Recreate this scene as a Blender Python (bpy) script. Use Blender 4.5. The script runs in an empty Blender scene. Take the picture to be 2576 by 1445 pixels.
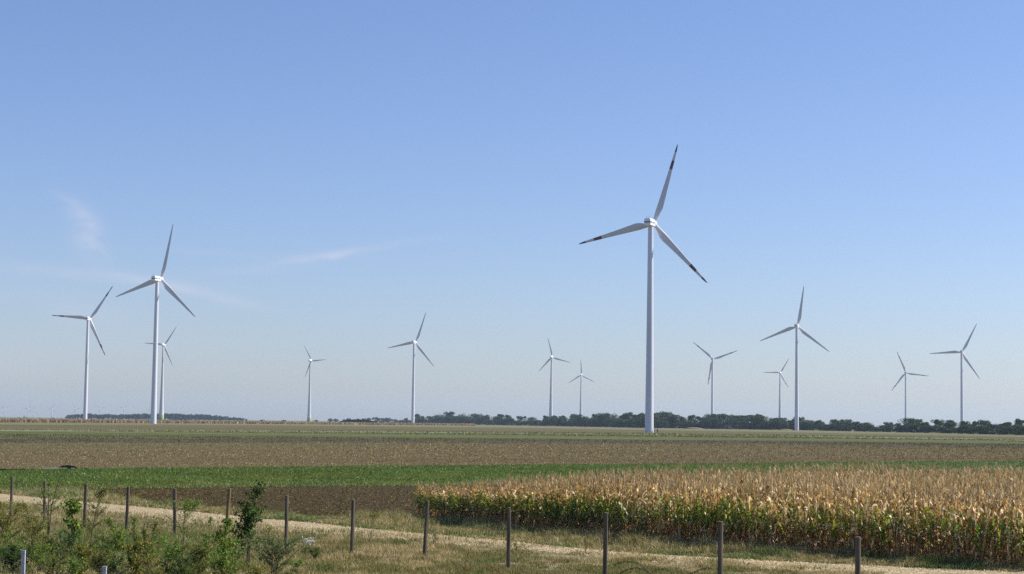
import bpy, math
import numpy as np
from mathutils import Matrix, Vector

# ------------------------------------------------------------------ camera
SC = bpy.context.scene
COL = SC.collection
F = 4577.0                      # focal length in pixels of a 2576 px wide frame
CAM_H = 4.3
HOR0, HORK = 1048.0, 0.0125     # horizon row of the frame = HOR0 + HORK * column
ROLL = math.atan(HORK)
PITCH = math.atan((HOR0 + HORK * 1288 - 722.5) * math.cos(ROLL) / F)
fwd = Vector((0, math.cos(PITCH), math.sin(PITCH)))
right0 = Vector((1, 0, 0)); up0 = right0.cross(fwd)
right = right0 * math.cos(ROLL) + up0 * math.sin(ROLL)
up = up0 * math.cos(ROLL) - right0 * math.sin(ROLL)
cam_d = bpy.data.cameras.new('camera'); cam = bpy.data.objects.new('camera', cam_d); COL.objects.link(cam)
cam.matrix_world = Matrix(((right.x, up.x, -fwd.x, 0), (right.y, up.y, -fwd.y, 0), (right.z, up.z, -fwd.z, CAM_H), (0, 0, 0, 1)))
cam_d.sensor_width = 36.0; cam_d.lens = 36.0 * F / 2576.0
cam_d.clip_start = 0.5; cam_d.clip_end = 60000
SC.camera = cam

# ------------------------------------------------------------------ light
SUN_AZ, SUN_EL = math.radians(76), math.radians(39)      # clockwise from straight ahead (+Y)
to_sun = Vector((math.sin(SUN_AZ) * math.cos(SUN_EL), math.cos(SUN_AZ) * math.cos(SUN_EL), math.sin(SUN_EL)))
sd = bpy.data.lights.new('sun', 'SUN'); sd.energy = 5.0; sd.angle = math.radians(0.53); sd.color = (1.0, 0.94, 0.83)
so = bpy.data.objects.new('sun', sd); COL.objects.link(so)
so.rotation_euler = (-to_sun).to_track_quat('-Z', 'Y').to_euler(); so.location = (60, 20, 80)

W = bpy.data.worlds.new('World'); SC.world = W; W.use_nodes = True
nt = W.node_tree; nt.nodes.clear()
def N(t, **kw):
    n = nt.nodes.new(t)
    for k, v in kw.items(): setattr(n, k, v)
    return n
def L(a, b): nt.links.new(a, b)
def M(op, a, b=None, c=None, clamp=False):
    n = N('ShaderNodeMath', operation=op); n.use_clamp = clamp
    for i, v in enumerate((a, b, c)):
        if v is None: continue
        if isinstance(v, (int, float)): n.inputs[i].default_value = v
        else: L(v, n.inputs[i])
    return n.outputs[0]
sky = N('ShaderNodeTexSky', sky_type='NISHITA')
sky.sun_disc = False; sky.sun_elevation = SUN_EL; sky.sun_rotation = SUN_AZ
sky.altitude = 150; sky.air_density = 1.0; sky.dust_density = 0.6; sky.ozone_density = 3.5
bg = N('ShaderNodeBackground'); bg.inputs[1].default_value = 0.078
wo = N('ShaderNodeOutputWorld'); tc = N('ShaderNodeTexCoord')
sep = N('ShaderNodeSeparateXYZ'); L(tc.outputs['Generated'], sep.inputs[0])
az = M('ARCTAN2', sep.outputs[0], sep.outputs[1]); el = M('ARCSINE', sep.outputs[2])
comb = N('ShaderNodeCombineXYZ'); L(az, comb.inputs[0]); L(el, comb.inputs[1])
def wisp(px, py, ang, ln, wd, amp, nscale, warp=0.02):
    """thin cirrus streak at a compass direction of the sky"""
    a0 = (px - 1288) / F; e0 = (HOR0 + HORK * px - py) / F
    noise = N('ShaderNodeTexNoise'); noise.inputs['Scale'].default_value = nscale; noise.inputs['Detail'].default_value = 6
    mp = N('ShaderNodeMapping'); mp.inputs['Scale'].default_value = (1, 2.2, 1); L(comb.outputs[0], mp.inputs[0]); L(mp.outputs[0], noise.inputs['Vector'])
    wv = M('MULTIPLY', M('SUBTRACT', noise.outputs[0], 0.5), warp)
    da = M('SUBTRACT', az, a0); de = M('ADD', M('SUBTRACT', el, e0), wv)
    ca, sa = math.cos(ang), math.sin(ang)
    u = M('ADD', M('MULTIPLY', da, ca), M('MULTIPLY', de, sa)); v = M('SUBTRACT', M('MULTIPLY', de, ca), M('MULTIPLY', da, sa))
    u = M('DIVIDE', u, ln / F); v = M('DIVIDE', v, wd / F)
    g = M('EXPONENT', M('MULTIPLY', M('ADD', M('MULTIPLY', u, u), M('MULTIPLY', v, v)), -1.0))
    n2 = M('MULTIPLY', M('SUBTRACT', noise.outputs[0], 0.33), 3.0, clamp=True)
    return M('MULTIPLY', M('MULTIPLY', g, n2), amp)
R_ = math.radians
ws = [wisp(232, 595, R_(-62), 60, 32, .75, 24), wisp(262, 640, R_(-50), 45, 10, .4, 30), wisp(190, 520, R_(-35), 45, 12, .16, 26),
      wisp(860, 641, R_(10.5), 160, 10, .6, 22, .006), wisp(760, 655, R_(8), 70, 14, .25, 24, .01),
      wisp(170, 698, R_(-4), 300, 16, .38, 14, .012), wisp(480, 735, R_(-11), 190, 13, .36, 16, .01),
      wisp(620, 690, R_(4), 110, 9, .2, 20, .01), wisp(110, 780, R_(-3), 260, 40, .22, 9, .02), wisp(60, 880, R_(2), 300, 60, .15, 8, .02),
      wisp(540, 645, R_(-3), 120, 9, .14, 18, .01)]
tot = ws[0]
for w_ in ws[1:]: tot = M('ADD', tot, w_)
tot = M('MINIMUM', M('MULTIPLY', tot, 1.2), 0.7)
hsv = N('ShaderNodeVectorMath', operation='MULTIPLY'); L(sky.outputs[0], hsv.inputs[0]); hsv.inputs[1].default_value = (1.08, 1.09, 1.34)   # the camera's cool white balance
cm = N('ShaderNodeMix', data_type='RGBA'); L(tot, cm.inputs[0]); L(hsv.outputs[0], cm.inputs[6]); cm.inputs[7].default_value = (6.6, 6.7, 7.9, 1)
L(cm.outputs[2], bg.inputs[0]); L(bg.outputs[0], wo.inputs[0])

SC.view_settings.view_transform = 'Standard'; SC.view_settings.look = 'None'
SC.view_settings.exposure = 0.415; SC.view_settings.gamma = 1.0; SC.view_settings.use_curve_mapping = False
SC.render.engine = 'CYCLES'
SC.cycles.max_bounces = 6; SC.cycles.volume_bounces = 1; SC.cycles.transparent_max_bounces = 8
SC.cycles.use_denoising = False

# ------------------------------------------------------------------ ground shape and frame helpers
RISE0, RISE1, RISE = 150.0, 600.0, 0.5
def gz(y):
    return RISE * np.clip((np.asarray(y, float) - RISE0) / (RISE1 - RISE0), 0, 1)
_f, _r, _u = (np.array(v) for v in (fwd, right, up))
def ray(px, py):
    px = np.asarray(px, float); py = np.asarray(py, float)
    d = _f * F + _r * (px - 1288)[..., None] - _u * (py - 722.5)[..., None]
    return d / d[..., 1:2]                                   # scaled so that y = 1
def G(px, py):
    """world point of the ground seen at a pixel of the 2576-wide photograph"""
    d = ray(px, py); dz = np.minimum(d[..., 2], -3e-4)
    Y = CAM_H / -dz
    for _ in range(30): Y = (CAM_H - gz(Y)) / -dz
    Y = np.minimum(Y, 14000)
    return np.stack([d[..., 0] * Y, Y, gz(Y)], -1)
def at(px, py, Y):
    d = ray(px, py); return d * Y + np.array((0, 0, CAM_H))
def hor(px): return HOR0 + HORK * px
def pl(pts):
    xs = [p[0] for p in pts]; ys = [p[1] for p in pts]
    def f(x):
        x = np.asarray(x, float); y = np.interp(x, xs, ys)
        sl0 = (ys[1] - ys[0]) / (xs[1] - xs[0]); sl1 = (ys[-1] - ys[-2]) / (xs[-1] - xs[-2])
        y = np.where(x < xs[0], ys[0] + (x - xs[0]) * sl0, y); return np.where(x > xs[-1], ys[-1] + (x - xs[-1]) * sl1, y)
    return f
rng = np.random.default_rng(7)

# ------------------------------------------------------------------ mesh helpers
def mesh(name, V, Fc, mat, parent=None, col=None, smooth=False, mats=None, midx=None):
    V = np.ascontiguousarray(V, dtype=np.float32); me = bpy.data.meshes.new(name)
    if isinstance(Fc, np.ndarray):
        k = Fc.shape[1]; m = len(Fc)
        me.vertices.add(len(V)); me.vertices.foreach_set('co', V.ravel())
        me.loops.add(m * k); me.loops.foreach_set('vertex_index', Fc.astype(np.int32).ravel())
        me.polygons.add(m); me.polygons.foreach_set('loop_start', np.arange(m, dtype=np.int32) * k)
        me.update(calc_edges=True)
    else:
        me.from_pydata([tuple(map(float, v)) for v in V], [], [tuple(int(i) for i in f) for f in Fc])
    if col is not None:
        at_ = me.color_attributes.new('Col', 'FLOAT_COLOR', 'POINT')
        c = np.ones((len(V), 4), np.float32); c[:, :3] = col; at_.data.foreach_set('color', c.ravel())
    if mats:
        for m_ in mats: me.materials.append(m_)
        me.polygons.foreach_set('material_index', np.asarray(midx, dtype=np.int32))
    else: me.materials.append(mat)
    if smooth: me.polygons.foreach_set('use_smooth', np.ones(len(me.polygons), bool))
    me.update()
    o = bpy.data.objects.new(name, me); COL.objects.link(o)
    if parent is not None: o.parent = parent
    return o
def tag(o, label=None, cat=None, group=None, kind=None):
    for k, v in (('label', label), ('category', cat), ('group', group), ('kind', kind)):
        if v: o[k] = v
    return o
def empty(name, loc, rz=0, label=None, cat=None, group=None):
    o = bpy.data.objects.new(name, None); COL.objects.link(o); o.empty_display_size = 0.3
    o.location = tuple(float(v) for v in loc); o.rotation_euler = (0, 0, rz); return tag(o, label, cat, group)
def copy_tree(o, parent=None):
    c = o.copy(); COL.objects.link(c)
    if parent is not None: c.parent = parent
    for ch in o.children: copy_tree(ch, c)
    return c
class MB:
    """collects simple solids into one mesh"""
    def __init__(s): s.v = []; s.f = []; s.n = 0
    def add(s, V, Fc):
        s.v.append(np.asarray(V, float)); s.f += [tuple(i + s.n for i in f) for f in Fc]; s.n += len(V)
    def box(s, c, sz, rz=0):
        x, y, z = (d / 2 for d in sz)
        V = np.array([(a, b, e) for a in (-x, x) for b in (-y, y) for e in (-z, z)])
        ca, sa = math.cos(rz), math.sin(rz); V = np.stack([V[:, 0] * ca - V[:, 1] * sa, V[:, 0] * sa + V[:, 1] * ca, V[:, 2]], 1) + np.array(c)
        s.add(V, [(0, 1, 3, 2), (4, 6, 7, 5), (0, 4, 5, 1), (2, 3, 7, 6), (0, 2, 6, 4), (1, 5, 7, 3)])
    def tube(s, pts, rad, n=8, cap=True):
        pts = np.asarray(pts, float); rad = np.broadcast_to(rad, (len(pts),)); V = []
        for i, p in enumerate(pts):
            t = pts[min(i + 1, len(pts) - 1)] - pts[max(i - 1, 0)]; t = t / (np.linalg.norm(t) + 1e-9)
            a = np.cross(t, (0, 0, 1.0)) if abs(t[2]) < .95 else np.cross(t, (0, 1.0, 0)); a /= np.linalg.norm(a); b = np.cross(t, a)
            for k in range(n):
                q = 2 * math.pi * k / n; V.append(p + rad[i] * (a * math.cos(q) + b * math.sin(q)))
        Fc = [(i * n + k, i * n + (k + 1) % n, (i + 1) * n + (k + 1) % n, (i + 1) * n + k) for i in range(len(pts) - 1) for k in range(n)]
        if cap: Fc += [tuple(range(n - 1, -1, -1)), tuple((len(pts) - 1) * n + k for k in range(n))]
        s.add(V, Fc)
    def build(s, name, mat, parent=None, smooth=False): return mesh(name, np.concatenate(s.v), s.f, mat, parent, smooth=smooth)

# ------------------------------------------------------------------ materials
def newmat(name):
    global nt
    m = bpy.data.materials.new(name); m.use_nodes = True; nt = m.node_tree; nt.nodes.clear()
    return m, N('ShaderNodeOutputMaterial')
def noise_tex(scale, detail=5, sc=(1, 1, 1), obj=False, rough=.6):
    if obj: c = N('ShaderNodeTexCoord').outputs['Object']
    else: c = N('ShaderNodeNewGeometry').outputs['Position']
    mp = N('ShaderNodeMapping'); mp.inputs['Scale'].default_value = sc; L(c, mp.inputs[0])
    n = N('ShaderNodeTexNoise'); n.inputs['Scale'].default_value = scale; n.inputs['Detail'].default_value = detail; n.inputs['Roughness'].default_value = rough
    L(mp.outputs[0], n.inputs['Vector']); return n.outputs[0]
def ramp(fac, stops):
    r = N('ShaderNodeValToRGB'); e = r.color_ramp.elements
    while len(e) < len(stops): e.new(0.5)
    for i, (p, c) in enumerate(stops): e[i].position = p; e[i].color = (*c, 1)
    L(fac, r.inputs[0]); return r.outputs[0]
def mixc(f, a, b, mode='MIX'):
    n = N('ShaderNodeMix', data_type='RGBA', blend_type=mode)
    for i, v in ((0, f), (6, a), (7, b)):
        if isinstance(v, (int, float)): n.inputs[i].default_value = v
        elif isinstance(v, tuple): n.inputs[i].default_value = (*v, 1)
        else: L(v, n.inputs[i])
    return n.outputs[2]
def soilmat(name, layers, bump=(0.5, .05), rough=.9):
    """layers: list of (noise scale, stretch, stops); later ones overlay the first"""
    m, out = newmat(name); p = N('ShaderNodeBsdfPrincipled'); p.inputs['Roughness'].default_value = rough
    p.inputs['Specular IOR Level'].default_value = .1
    c = None
    for i, (s, st, stops, w) in enumerate(layers):
        q = ramp(noise_tex(s, 6, st), stops); c = q if c is None else mixc(w, c, q)
    L(c, p.inputs['Base Color'])
    if bump:
        b = N('ShaderNodeBump'); b.inputs['Strength'].default_value = 1; b.inputs['Distance'].default_value = bump[1]
        L(noise_tex(bump[0], 5), b.inputs['Height']); L(b.outputs[0], p.inputs['Normal'])
    L(p.outputs[0], out.inputs[0]); return m
def leafmat(name, trans=.35, rough=.5, spec=.35, mod=.15):
    m, out = newmat(name); at_ = N('ShaderNodeAttribute'); at_.attribute_name = 'Col'
    c = mixc(1.0, at_.outputs['Color'], ramp(noise_tex(9, 2), [(.3, (1 - mod,) * 3), (.7, (1 + mod,) * 3)]), 'MULTIPLY')
    p = N('ShaderNodeBsdfPrincipled'); p.inputs['Roughness'].default_value = rough; p.inputs['Specular IOR Level'].default_value = spec
    L(c, p.inputs['Base Color']); t = N('ShaderNodeBsdfTranslucent'); L(c, t.inputs[0])
    mx = N('ShaderNodeMixShader'); mx.inputs[0].default_value = trans; L(p.outputs[0], mx.inputs[1]); L(t.outputs[0], mx.inputs[2]); L(mx.outputs[0], out.inputs[0])
    return m
def plain(name, c, rough=.5, spec=.4, var=.08, scale=3, st=(1, 1, 1), metal=0, bump=0, coordobj=True):
    m, out = newmat(name); p = N('ShaderNodeBsdfPrincipled'); p.inputs['Roughness'].default_value = rough; p.inputs['Specular IOR Level'].default_value = spec; p.inputs['Metallic'].default_value = metal
    nz = noise_tex(scale, 4, st, obj=coordobj)
    L(mixc(1.0, c, ramp(nz, [(.3, (1 - var,) * 3), (.7, (1 + var,) * 3)]), 'MULTIPLY'), p.inputs['Base Color'])
    if bump:
        b = N('ShaderNodeBump'); b.inputs['Distance'].default_value = bump; L(nz, b.inputs['Height']); L(b.outputs[0], p.inputs['Normal'])
    L(p.outputs[0], out.inputs[0]); return m
MAT_WHITE = plain('white_tower_paint', (.62, .635, .70), .3, .4, .035, .25, (1, 1, .12))
MAT_NAC = plain('white_nacelle_paint', (.82, .82, .80), .35, .4, .03, .5)
MAT_BLUE = plain('blue_stripe_paint', (.035, .06, .22), .4, .3, .05)
MAT_YEL = plain('yellow_panel', (.55, .48, .22), .5, .3, .05)
MAT_METAL = plain('grey_steel', (.22, .23, .25), .45, .4, .1)
MAT_DARK = plain('dark_grille', (.03, .03, .04), .6, .3, .1)
MAT_WOOD = plain('weathered_wood', (.115, .098, .075), .85, .15, .45, 14, (1, 1, .08), bump=.01)
MAT_WOOD2 = plain('brown_wood', (.20, .145, .08), .85, .15, .4, 14, (1, 1, .08), bump=.01)
MAT_WOODEND = plain('sawn_wood_end', (.34, .29, .22), .85, .1, .25, 30)
MAT_GALV = plain('galvanised_post', (.34, .355, .42), .5, .4, .12, 9, (1, 1, .2), metal=0.0)
MAT_WIRE = plain('fence_wire', (.16, .17, .17), .5, .4, .1, metal=.3)
MAT_BARK = plain('bark', (.10, .08, .06), .9, .1, .35, 6, (1, 1, .2))
MAT_TWIG = plain('young_stem', (.17, .13, .09), .8, .1, .3, 18, (1, 1, .3))
MAT_TARP = plain('black_plastic_sheet', (.008, .008, .008), .9, .0, .3, 2, bump=.05)
MAT_SHEETW = plain('white_plastic_sheet', (.60, .62, .64), .45, .4, .15, 2)
MAT_STRAW = plain('straw', (.30, .235, .12), .9, .1, .35, 3, bump=.1)
MAT_PALEWOOD = plain('pale_timber', (.42, .36, .36), .8, .1, .3, 2)
MAT_ORANGE = plain('orange_marker', (.62, .22, .08), .6, .2, .1)
MAT_PETAL = plain('white_petals', (.82, .82, .78), .7, .1, .05)
MAT_LEAF = leafmat('shrub_leaf', .36, .5, .18, .2)
MAT_CROWN = leafmat('tree_crown', .15, .7, .1, .25)
MAT_CORN = leafmat('corn_leaf', .40, .42, .35, .25)
MAT_GRASS = leafmat('grass_blade', .30, .6, .1, .2)
MAT_CLOD = leafmat('earth_and_straw', .0, .9, .05, .2)

def bladematerial(name, red):
    m, out = newmat(name); p = N('ShaderNodeBsdfPrincipled'); p.inputs['Roughness'].default_value = .4; p.inputs['Specular IOR Level'].default_value = .35
    c = (.58, .58, .60)
    if red:
        s = N('ShaderNodeSeparateXYZ'); L(N('ShaderNodeTexCoord').outputs['Object'], s.inputs[0]); z = s.outputs[2]
        tip = M('GREATER_THAN', z, .902); b = M('MULTIPLY', M('GREATER_THAN', z, .69), M('LESS_THAN', z, .795))
        L(mixc(M('ADD', tip, b, clamp=True), c, (.11, .016, .020)), p.inputs['Base Color'])
    else: p.inputs['Base Color'].default_value = (*c, 1)
    L(p.outputs[0], out.inputs[0]); return m
MAT_BLADE = bladematerial('white_blade', False); MAT_BLADER = bladematerial('red_banded_blade', True)
m, out = newmat('concrete_tower_green_foot'); MAT_CONC = m
s = N('ShaderNodeSeparateXYZ'); L(N('ShaderNodeTexCoord').outputs['Object'], s.inputs[0]); z = s.outputs[2]
g = ramp(M('DIVIDE', z, 30), [(0, (.16, .24, .07)), (.12, (.24, .32, .12)), (.13, (.30, .38, .18)), (.27, (.40, .47, .28)), (.28, (.50, .56, .42)), (.42, (.60, .64, .56)), (.43, (.54, .55, .57)), (1, (.54, .55, .58))])
g2 = N('ShaderNodeBsdfPrincipled'); g2.inputs['Roughness'].default_value = .6; L(g, g2.inputs['Base Color']); L(g2.outputs[0], out.inputs[0])

# ------------------------------------------------------------------ ground sheets
def strip_rows():
    ys = [-60, 20, 30, 60, 100, 150, 200, 300, 450, 600, 1000, 2000, 4000, 8000, 13500]
    xs = [-9000, -2000, -400, 0, 400, 2000, 9000]
    V = [(x, y, float(gz(y))) for y in ys for x in xs]; n = len(xs)
    return V, [(j * n + i, j * n + i + 1, (j + 1) * n + i + 1, (j + 1) * n + i) for j in range(len(ys) - 1) for i in range(n - 1)]
V_, F_ = strip_rows()
MAT_GROUND = soilmat('dry_grass_ground', [
    (1.1, (1, 1, 1), [(.30, (.09, .075, .03)), (.5, (.19, .15, .07)), (.70, (.31, .25, .135))], 1),
    (14, (1, 1, 1), [(.35, (.07, .075, .025)), (.65, (.30, .24, .15))], .45)], (8, .05))
tag(mesh('ground', V_, F_, MAT_GROUND), kind='structure')

def sheet(name, top, bot, mat, off, x0=-1400, x1=3600, nx=200, ny=14, jit=0.0, zfun=None):
    xs = np.linspace(x0, x1, nx); A = G(xs, top(xs)); B = G(xs, bot(xs)); t = np.linspace(0, 1, ny)[:, None, None]
    if jit:
        A[:, 1] += rng.normal(0, jit, nx); B[:, 1] += rng.normal(0, jit, nx)
    P = B[None] * (1 - t) + A[None] * t; P[..., 2] = gz(P[..., 1]) + off
    i, j = np.meshgrid(np.arange(nx - 1), np.arange(ny - 1)); a = (j * nx + i).ravel()
    o = mesh(name, P.reshape(-1, 3), np.stack([a, a + 1, a + 1 + nx, a + nx], 1), mat)
    return tag(o, kind='structure')
b_green_near = pl([(-700, 1247), (0, 1236), (195, 1232), (644, 1225.5), (1035, 1223.5), (1288, 1222), (2576, 1250), (3300, 1262)])
b_green_far = pl([(0, 1182.3), (1288, 1171), (2576, 1160)])
b_stub_far = pl([(0, 1115), (644, 1114), (1288, 1116), (1932, 1119), (2576, 1128)])
b_strip_far = pl([(0, 1081), (644, 1084), (1288, 1088), (1932, 1094), (2576, 1106)])
b_brown_far = pl([(0, 1068.5), (644, 1070), (1288, 1076.5), (1932, 1087), (2576, 1099.5)])
b_pale_far = pl([(0, 1062), (1288, 1071), (2576, 1094)])
b_pl_near = pl([(195, 1232.4), (230, 1236), (300, 1250), (377, 1262), (486, 1279), (668, 1291), (777, 1300), (924, 1304), (1060, 1304), (1300, 1300), (2000, 1300), (2576, 1300)])
road_top = pl([(-300, 1212), (0, 1242), (153, 1257), (377, 1277), (486, 1287), (644, 1304), (777, 1314), (927, 1331), (1100, 1346), (1288, 1363), (1451, 1380), (1614, 1394), (1932, 1411), (2258, 1427), (2576, 1439), (3300, 1462)])
road_bot = pl([(-300, 1241), (0, 1268), (153, 1279), (326, 1300), (423, 1312), (566, 1324), (644, 1332), (797, 1344), (970, 1356), (1132, 1370), (1288, 1381), (1451, 1397), (1614, 1412), (1932, 1434), (2258, 1458), (2576, 1482), (3300, 1530)])

MAT_GREEN = soilmat('green_crop_soil', [(.35, (1, 1, 1), [(.3, (.05, .09, .018)), (.7, (.09, .14, .03))], 1), (6, (1, 1, 1), [(.35, (.03, .06, .015)), (.7, (.12, .17, .06))], .5)], (5, .08))
MAT_STUB = soilmat('stubble_soil', [(.12, (1, 1, 1), [(.35, (.09, .068, .028)), (.65, (.14, .108, .050))], 1), (4, (1, 1, 1), [(.35, (.06, .046, .020)), (.55, (.12, .094, .042)), (.72, (.26, .20, .105))], .6)], (3, .1))
MAT_PLOUGH = soilmat('ploughed_soil', [(.6, (1, 1, 1), [(.3, (.038, .028, .010)), (.7, (.07, .052, .020))], 1), (7, (1, 1, 1), [(.35, (.03, .022, .012)), (.7, (.11, .08, .045))], .55)], (4, .12))
ROT = math.atan2(.6, 1)
def striped(name, cols, k=.12, mixf=.55):
    m, out = newmat(name); p = N('ShaderNodeBsdfPrincipled'); p.inputs['Roughness'].default_value = .9; p.inputs['Specular IOR Level'].default_value = .05
    geo = N('ShaderNodeNewGeometry'); mp = N('ShaderNodeMapping'); mp.inputs['Rotation'].default_value = (0, 0, -.25); mp.inputs['Scale'].default_value = (.01, 1, 1); L(geo.outputs['Position'], mp.inputs[0])
    n = N('ShaderNodeTexNoise'); n.inputs['Scale'].default_value = k; n.inputs['Detail'].default_value = 4; n.inputs['Roughness'].default_value = .75; L(mp.outputs[0], n.inputs['Vector'])
    c = ramp(n.outputs[0], cols); fine = ramp(noise_tex(.8, 6), [(.3, (.55, .55, .55)), (.7, (1.5, 1.5, 1.5))])
    L(mixc(.8, c, fine, 'MULTIPLY'), p.inputs['Base Color']); L(p.outputs[0], out.inputs[0]); return m
MAT_STRIPE = striped('striped_young_crop', [(.34, (.06, .050, .022)), (.45, (.08, .085, .028)), (.56, (.115, .125, .045)), (.68, (.18, .19, .085))], .055)
MAT_BROWN = striped('far_brown_soil', [(.35, (.095, .080, .036)), (.65, (.145, .125, .060))], .03)
MAT_PALE = striped('far_pale_stubble', [(.3, (.13, .12, .052)), (.5, (.165, .16, .078)), (.7, (.21, .215, .115))], .02)
MAT_ROAD = soilmat('gravel', [(.8, (1, 1, 1), [(.3, (.32, .25, .14)), (.7, (.45, .36, .21))], 1), (22, (1, 1, 1), [(.32, (.18, .14, .08)), (.5, (.38, .31, .185)), (.7, (.64, .54, .36))], .6)], (30, .03))
sheet('pale_field', b_pale_far, b_brown_far, MAT_PALE, .02)
sheet('brown_field', b_brown_far, b_strip_far, MAT_BROWN, .02)
sheet('striped_crop_field', b_strip_far, b_stub_far, MAT_STRIPE, .02)
sheet('dark_soil_strip', lambda x: b_stub_far(x) - 11, lambda x: b_stub_far(x) + 0 * x, soilmat('dark_soil', [(.1, (1, 1, 1), [(.3, (.055, .042, .024)), (.7, (.10, .085, .045))], 1)], None), .03, jit=.5)
sheet('pale_strip', b_strip_far, lambda x: b_strip_far(x) + 3.2, soilmat('pale_dry_strip', [(.1, (1, 1, 1), [(.3, (.17, .18, .10)), (.7, (.26, .27, .17))], 1)], None), .03, jit=.5)
sheet('stubble_field', b_stub_far, b_green_far, MAT_STUB, .02, jit=.25)
sheet('green_field', b_green_far, b_green_near, MAT_GREEN, .016, jit=.12)
sheet('ploughed_field', b_green_near, b_pl_near, MAT_PLOUGH, .012, x0=195, x1=3300, jit=.06)
road_b2 = lambda x: road_bot(x) - 2 - 4 * (np.sin(np.asarray(x) * .021) * .5 + .5)
sheet('gravel_path', lambda x: road_top(x) + 1.5, road_b2, MAT_ROAD, .008, nx=600, ny=6, jit=.20)

# ------------------------------------------------------------------ scattered ground cover
def between(top, bot, n, x0=-250, x1=2826):
    px = rng.uniform(x0, x1, n); t, b = top(px), bot(px); k = b > t; px = px[k]; py = t[k] + (b[k] - t[k]) * rng.uniform(0, 1, k.sum())
    return G(px, py), px, py
def pick(pal, wts, n, var=.18):
    pal = np.array(pal); i = rng.choice(len(pal), n, p=np.array(wts) / sum(wts)); return pal[i] * rng.uniform(1 - var, 1 + var, (n, 1)) * rng.uniform(.95, 1.05, (n, 3))
def blades(P, h, w, lean, col, nb=3, spread=.05):
    """nb bent triangular blades per point"""
    n = len(P) * nb; P = np.repeat(P, nb, 0); h = np.repeat(np.broadcast_to(h, len(P) // nb), nb) * rng.uniform(.6, 1.25, n)
    w = np.repeat(np.broadcast_to(w, len(P) // nb), nb); col = np.repeat(col, nb, 0) * rng.uniform(.85, 1.15, (n, 1))
    P = P + np.c_[rng.normal(0, 1, (n, 2)) * spread, np.zeros(n)]
    a = rng.uniform(0, 2 * np.pi, n); b = rng.uniform(0, 2 * np.pi, n); ln = np.abs(rng.normal(0, lean, n)) * h
    side = np.c_[np.cos(a), np.sin(a), np.zeros(n)] * (w / 2)[:, None]
    mid = P + np.c_[np.cos(b) * ln * .35, np.sin(b) * ln * .35, h * .6]; tip = P + np.c_[np.cos(b) * ln, np.sin(b) * ln, h * rng.uniform(.8, 1.05, n)]
    V = np.stack([P - side, P + side, mid + side * .7, mid - side * .7, tip], 1).reshape(-1, 3)
    k = np.arange(n)[:, None] * 5
    T = np.concatenate([k + [0, 1, 2], k + [0, 2, 3], k + [3, 2, 4]], 0)
    return V, T, np.repeat(col, 5, 0)
def clods(P, s, col, flat=.6):
    """small irregular lumps"""
    n = len(P); base = np.array([(1, 0, -.3), (-.5, .87, -.3), (-.5, -.87, -.3), (0, 0, .9)]); V = base[None] * (1 + rng.normal(0, .3, (n, 4, 3)))
    a = rng.uniform(0, 6.28, n); c, s_ = np.cos(a)[:, None], np.sin(a)[:, None]
    V = np.stack([V[..., 0] * c - V[..., 1] * s_, V[..., 0] * s_ + V[..., 1] * c, V[..., 2] * flat], -1) * np.broadcast_to(s, n)[:, None, None] + P[:, None]
    k = np.arange(n)[:, None] * 4; T = np.concatenate([k + [0, 1, 3], k + [1, 2, 3], k + [2, 0, 3]], 0)
    return V.reshape(-1, 3), T, np.repeat(col, 4, 0)
def join(parts):
    V, T, C, n = [], [], [], 0
    for v, t, c in parts: V.append(v); T.append(t + n); C.append(c); n += len(v)
    return np.concatenate(V), np.concatenate(T), np.concatenate(C)
def stuff(name, parts, mat, label, cat):
    V, T, C = join(parts); return tag(mesh(name, V, T, mat, col=C), label, cat, kind='stuff')
def vnoise(x, y, s, seed=0):
    """smooth value noise 0..1"""
    r = np.random.default_rng(seed).uniform(0, 1, (64, 64)); x = x / s; y = y / s
    i, j = np.floor(x).astype(int), np.floor(y).astype(int); fx, fy = x - i, y - j; fx = fx * fx * (3 - 2 * fx); fy = fy * fy * (3 - 2 * fy)
    g = lambda a, b: r[a % 64, b % 64]
    return (g(i, j) * (1 - fx) + g(i + 1, j) * fx) * (1 - fy) + (g(i, j + 1) * (1 - fx) + g(i + 1, j + 1) * fx) * fy
low = lambda x: np.full(np.shape(x), 1500.0)
# foreground dry grass
P, px, py = between(lambda x: road_bot(x) - 16, low, 135000, -850, 3100)
fr = np.clip((py - road_bot(px) + 12) / 20, -.32, 1); nz = vnoise(P[:, 0], P[:, 1], 1.3, 1) * .6 + vnoise(P[:, 0], P[:, 1], .45, 2) * .4
bare = (px > 1150) & (nz < .43) & (rng.uniform(0, 1, len(P)) < .85)
keep = ~bare & (rng.uniform(0, 1, len(P)) < .25 + .75 * fr); P, px, py, nz = P[keep], px[keep], py[keep], nz[keep]
lush = np.clip((900 - px) / 500, 0, 1) * np.clip((py - 1310) / 60, 0, 1) * .75 + .12
pt = vnoise(P[:, 0], P[:, 1], .9, 6) * .6 + vnoise(P[:, 0], P[:, 1], 3.1, 7) * .4
isg = rng.uniform(0, 1, len(P)) < lush * (.4 + vnoise(P[:, 0], P[:, 1], 2.1, 5)) + np.clip((pt - .58) * 3, 0, .75)
dry = np.where((pt < .42)[:, None], pick([(.62, .50, .27), (.50, .39, .19), (.40, .31, .14)], [2, 3, 2], len(P)), pick([(.38, .30, .13), (.26, .22, .08), (.20, .20, .06), (.19, .13, .06)], [3, 3, 3, 1], len(P)))
C = np.where(isg[:, None], pick([(.14, .19, .045), (.19, .23, .06), (.10, .15, .035)], [3, 2, 2], len(P)), dry)
hh = .06 + .34 * np.clip(nz - .25, 0, 1) ** 1.2; hh = np.where(px > 1150, hh * .75, hh * 1.1)
parts = [blades(P, hh, .016, .7, C, 3, .06)]
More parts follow.
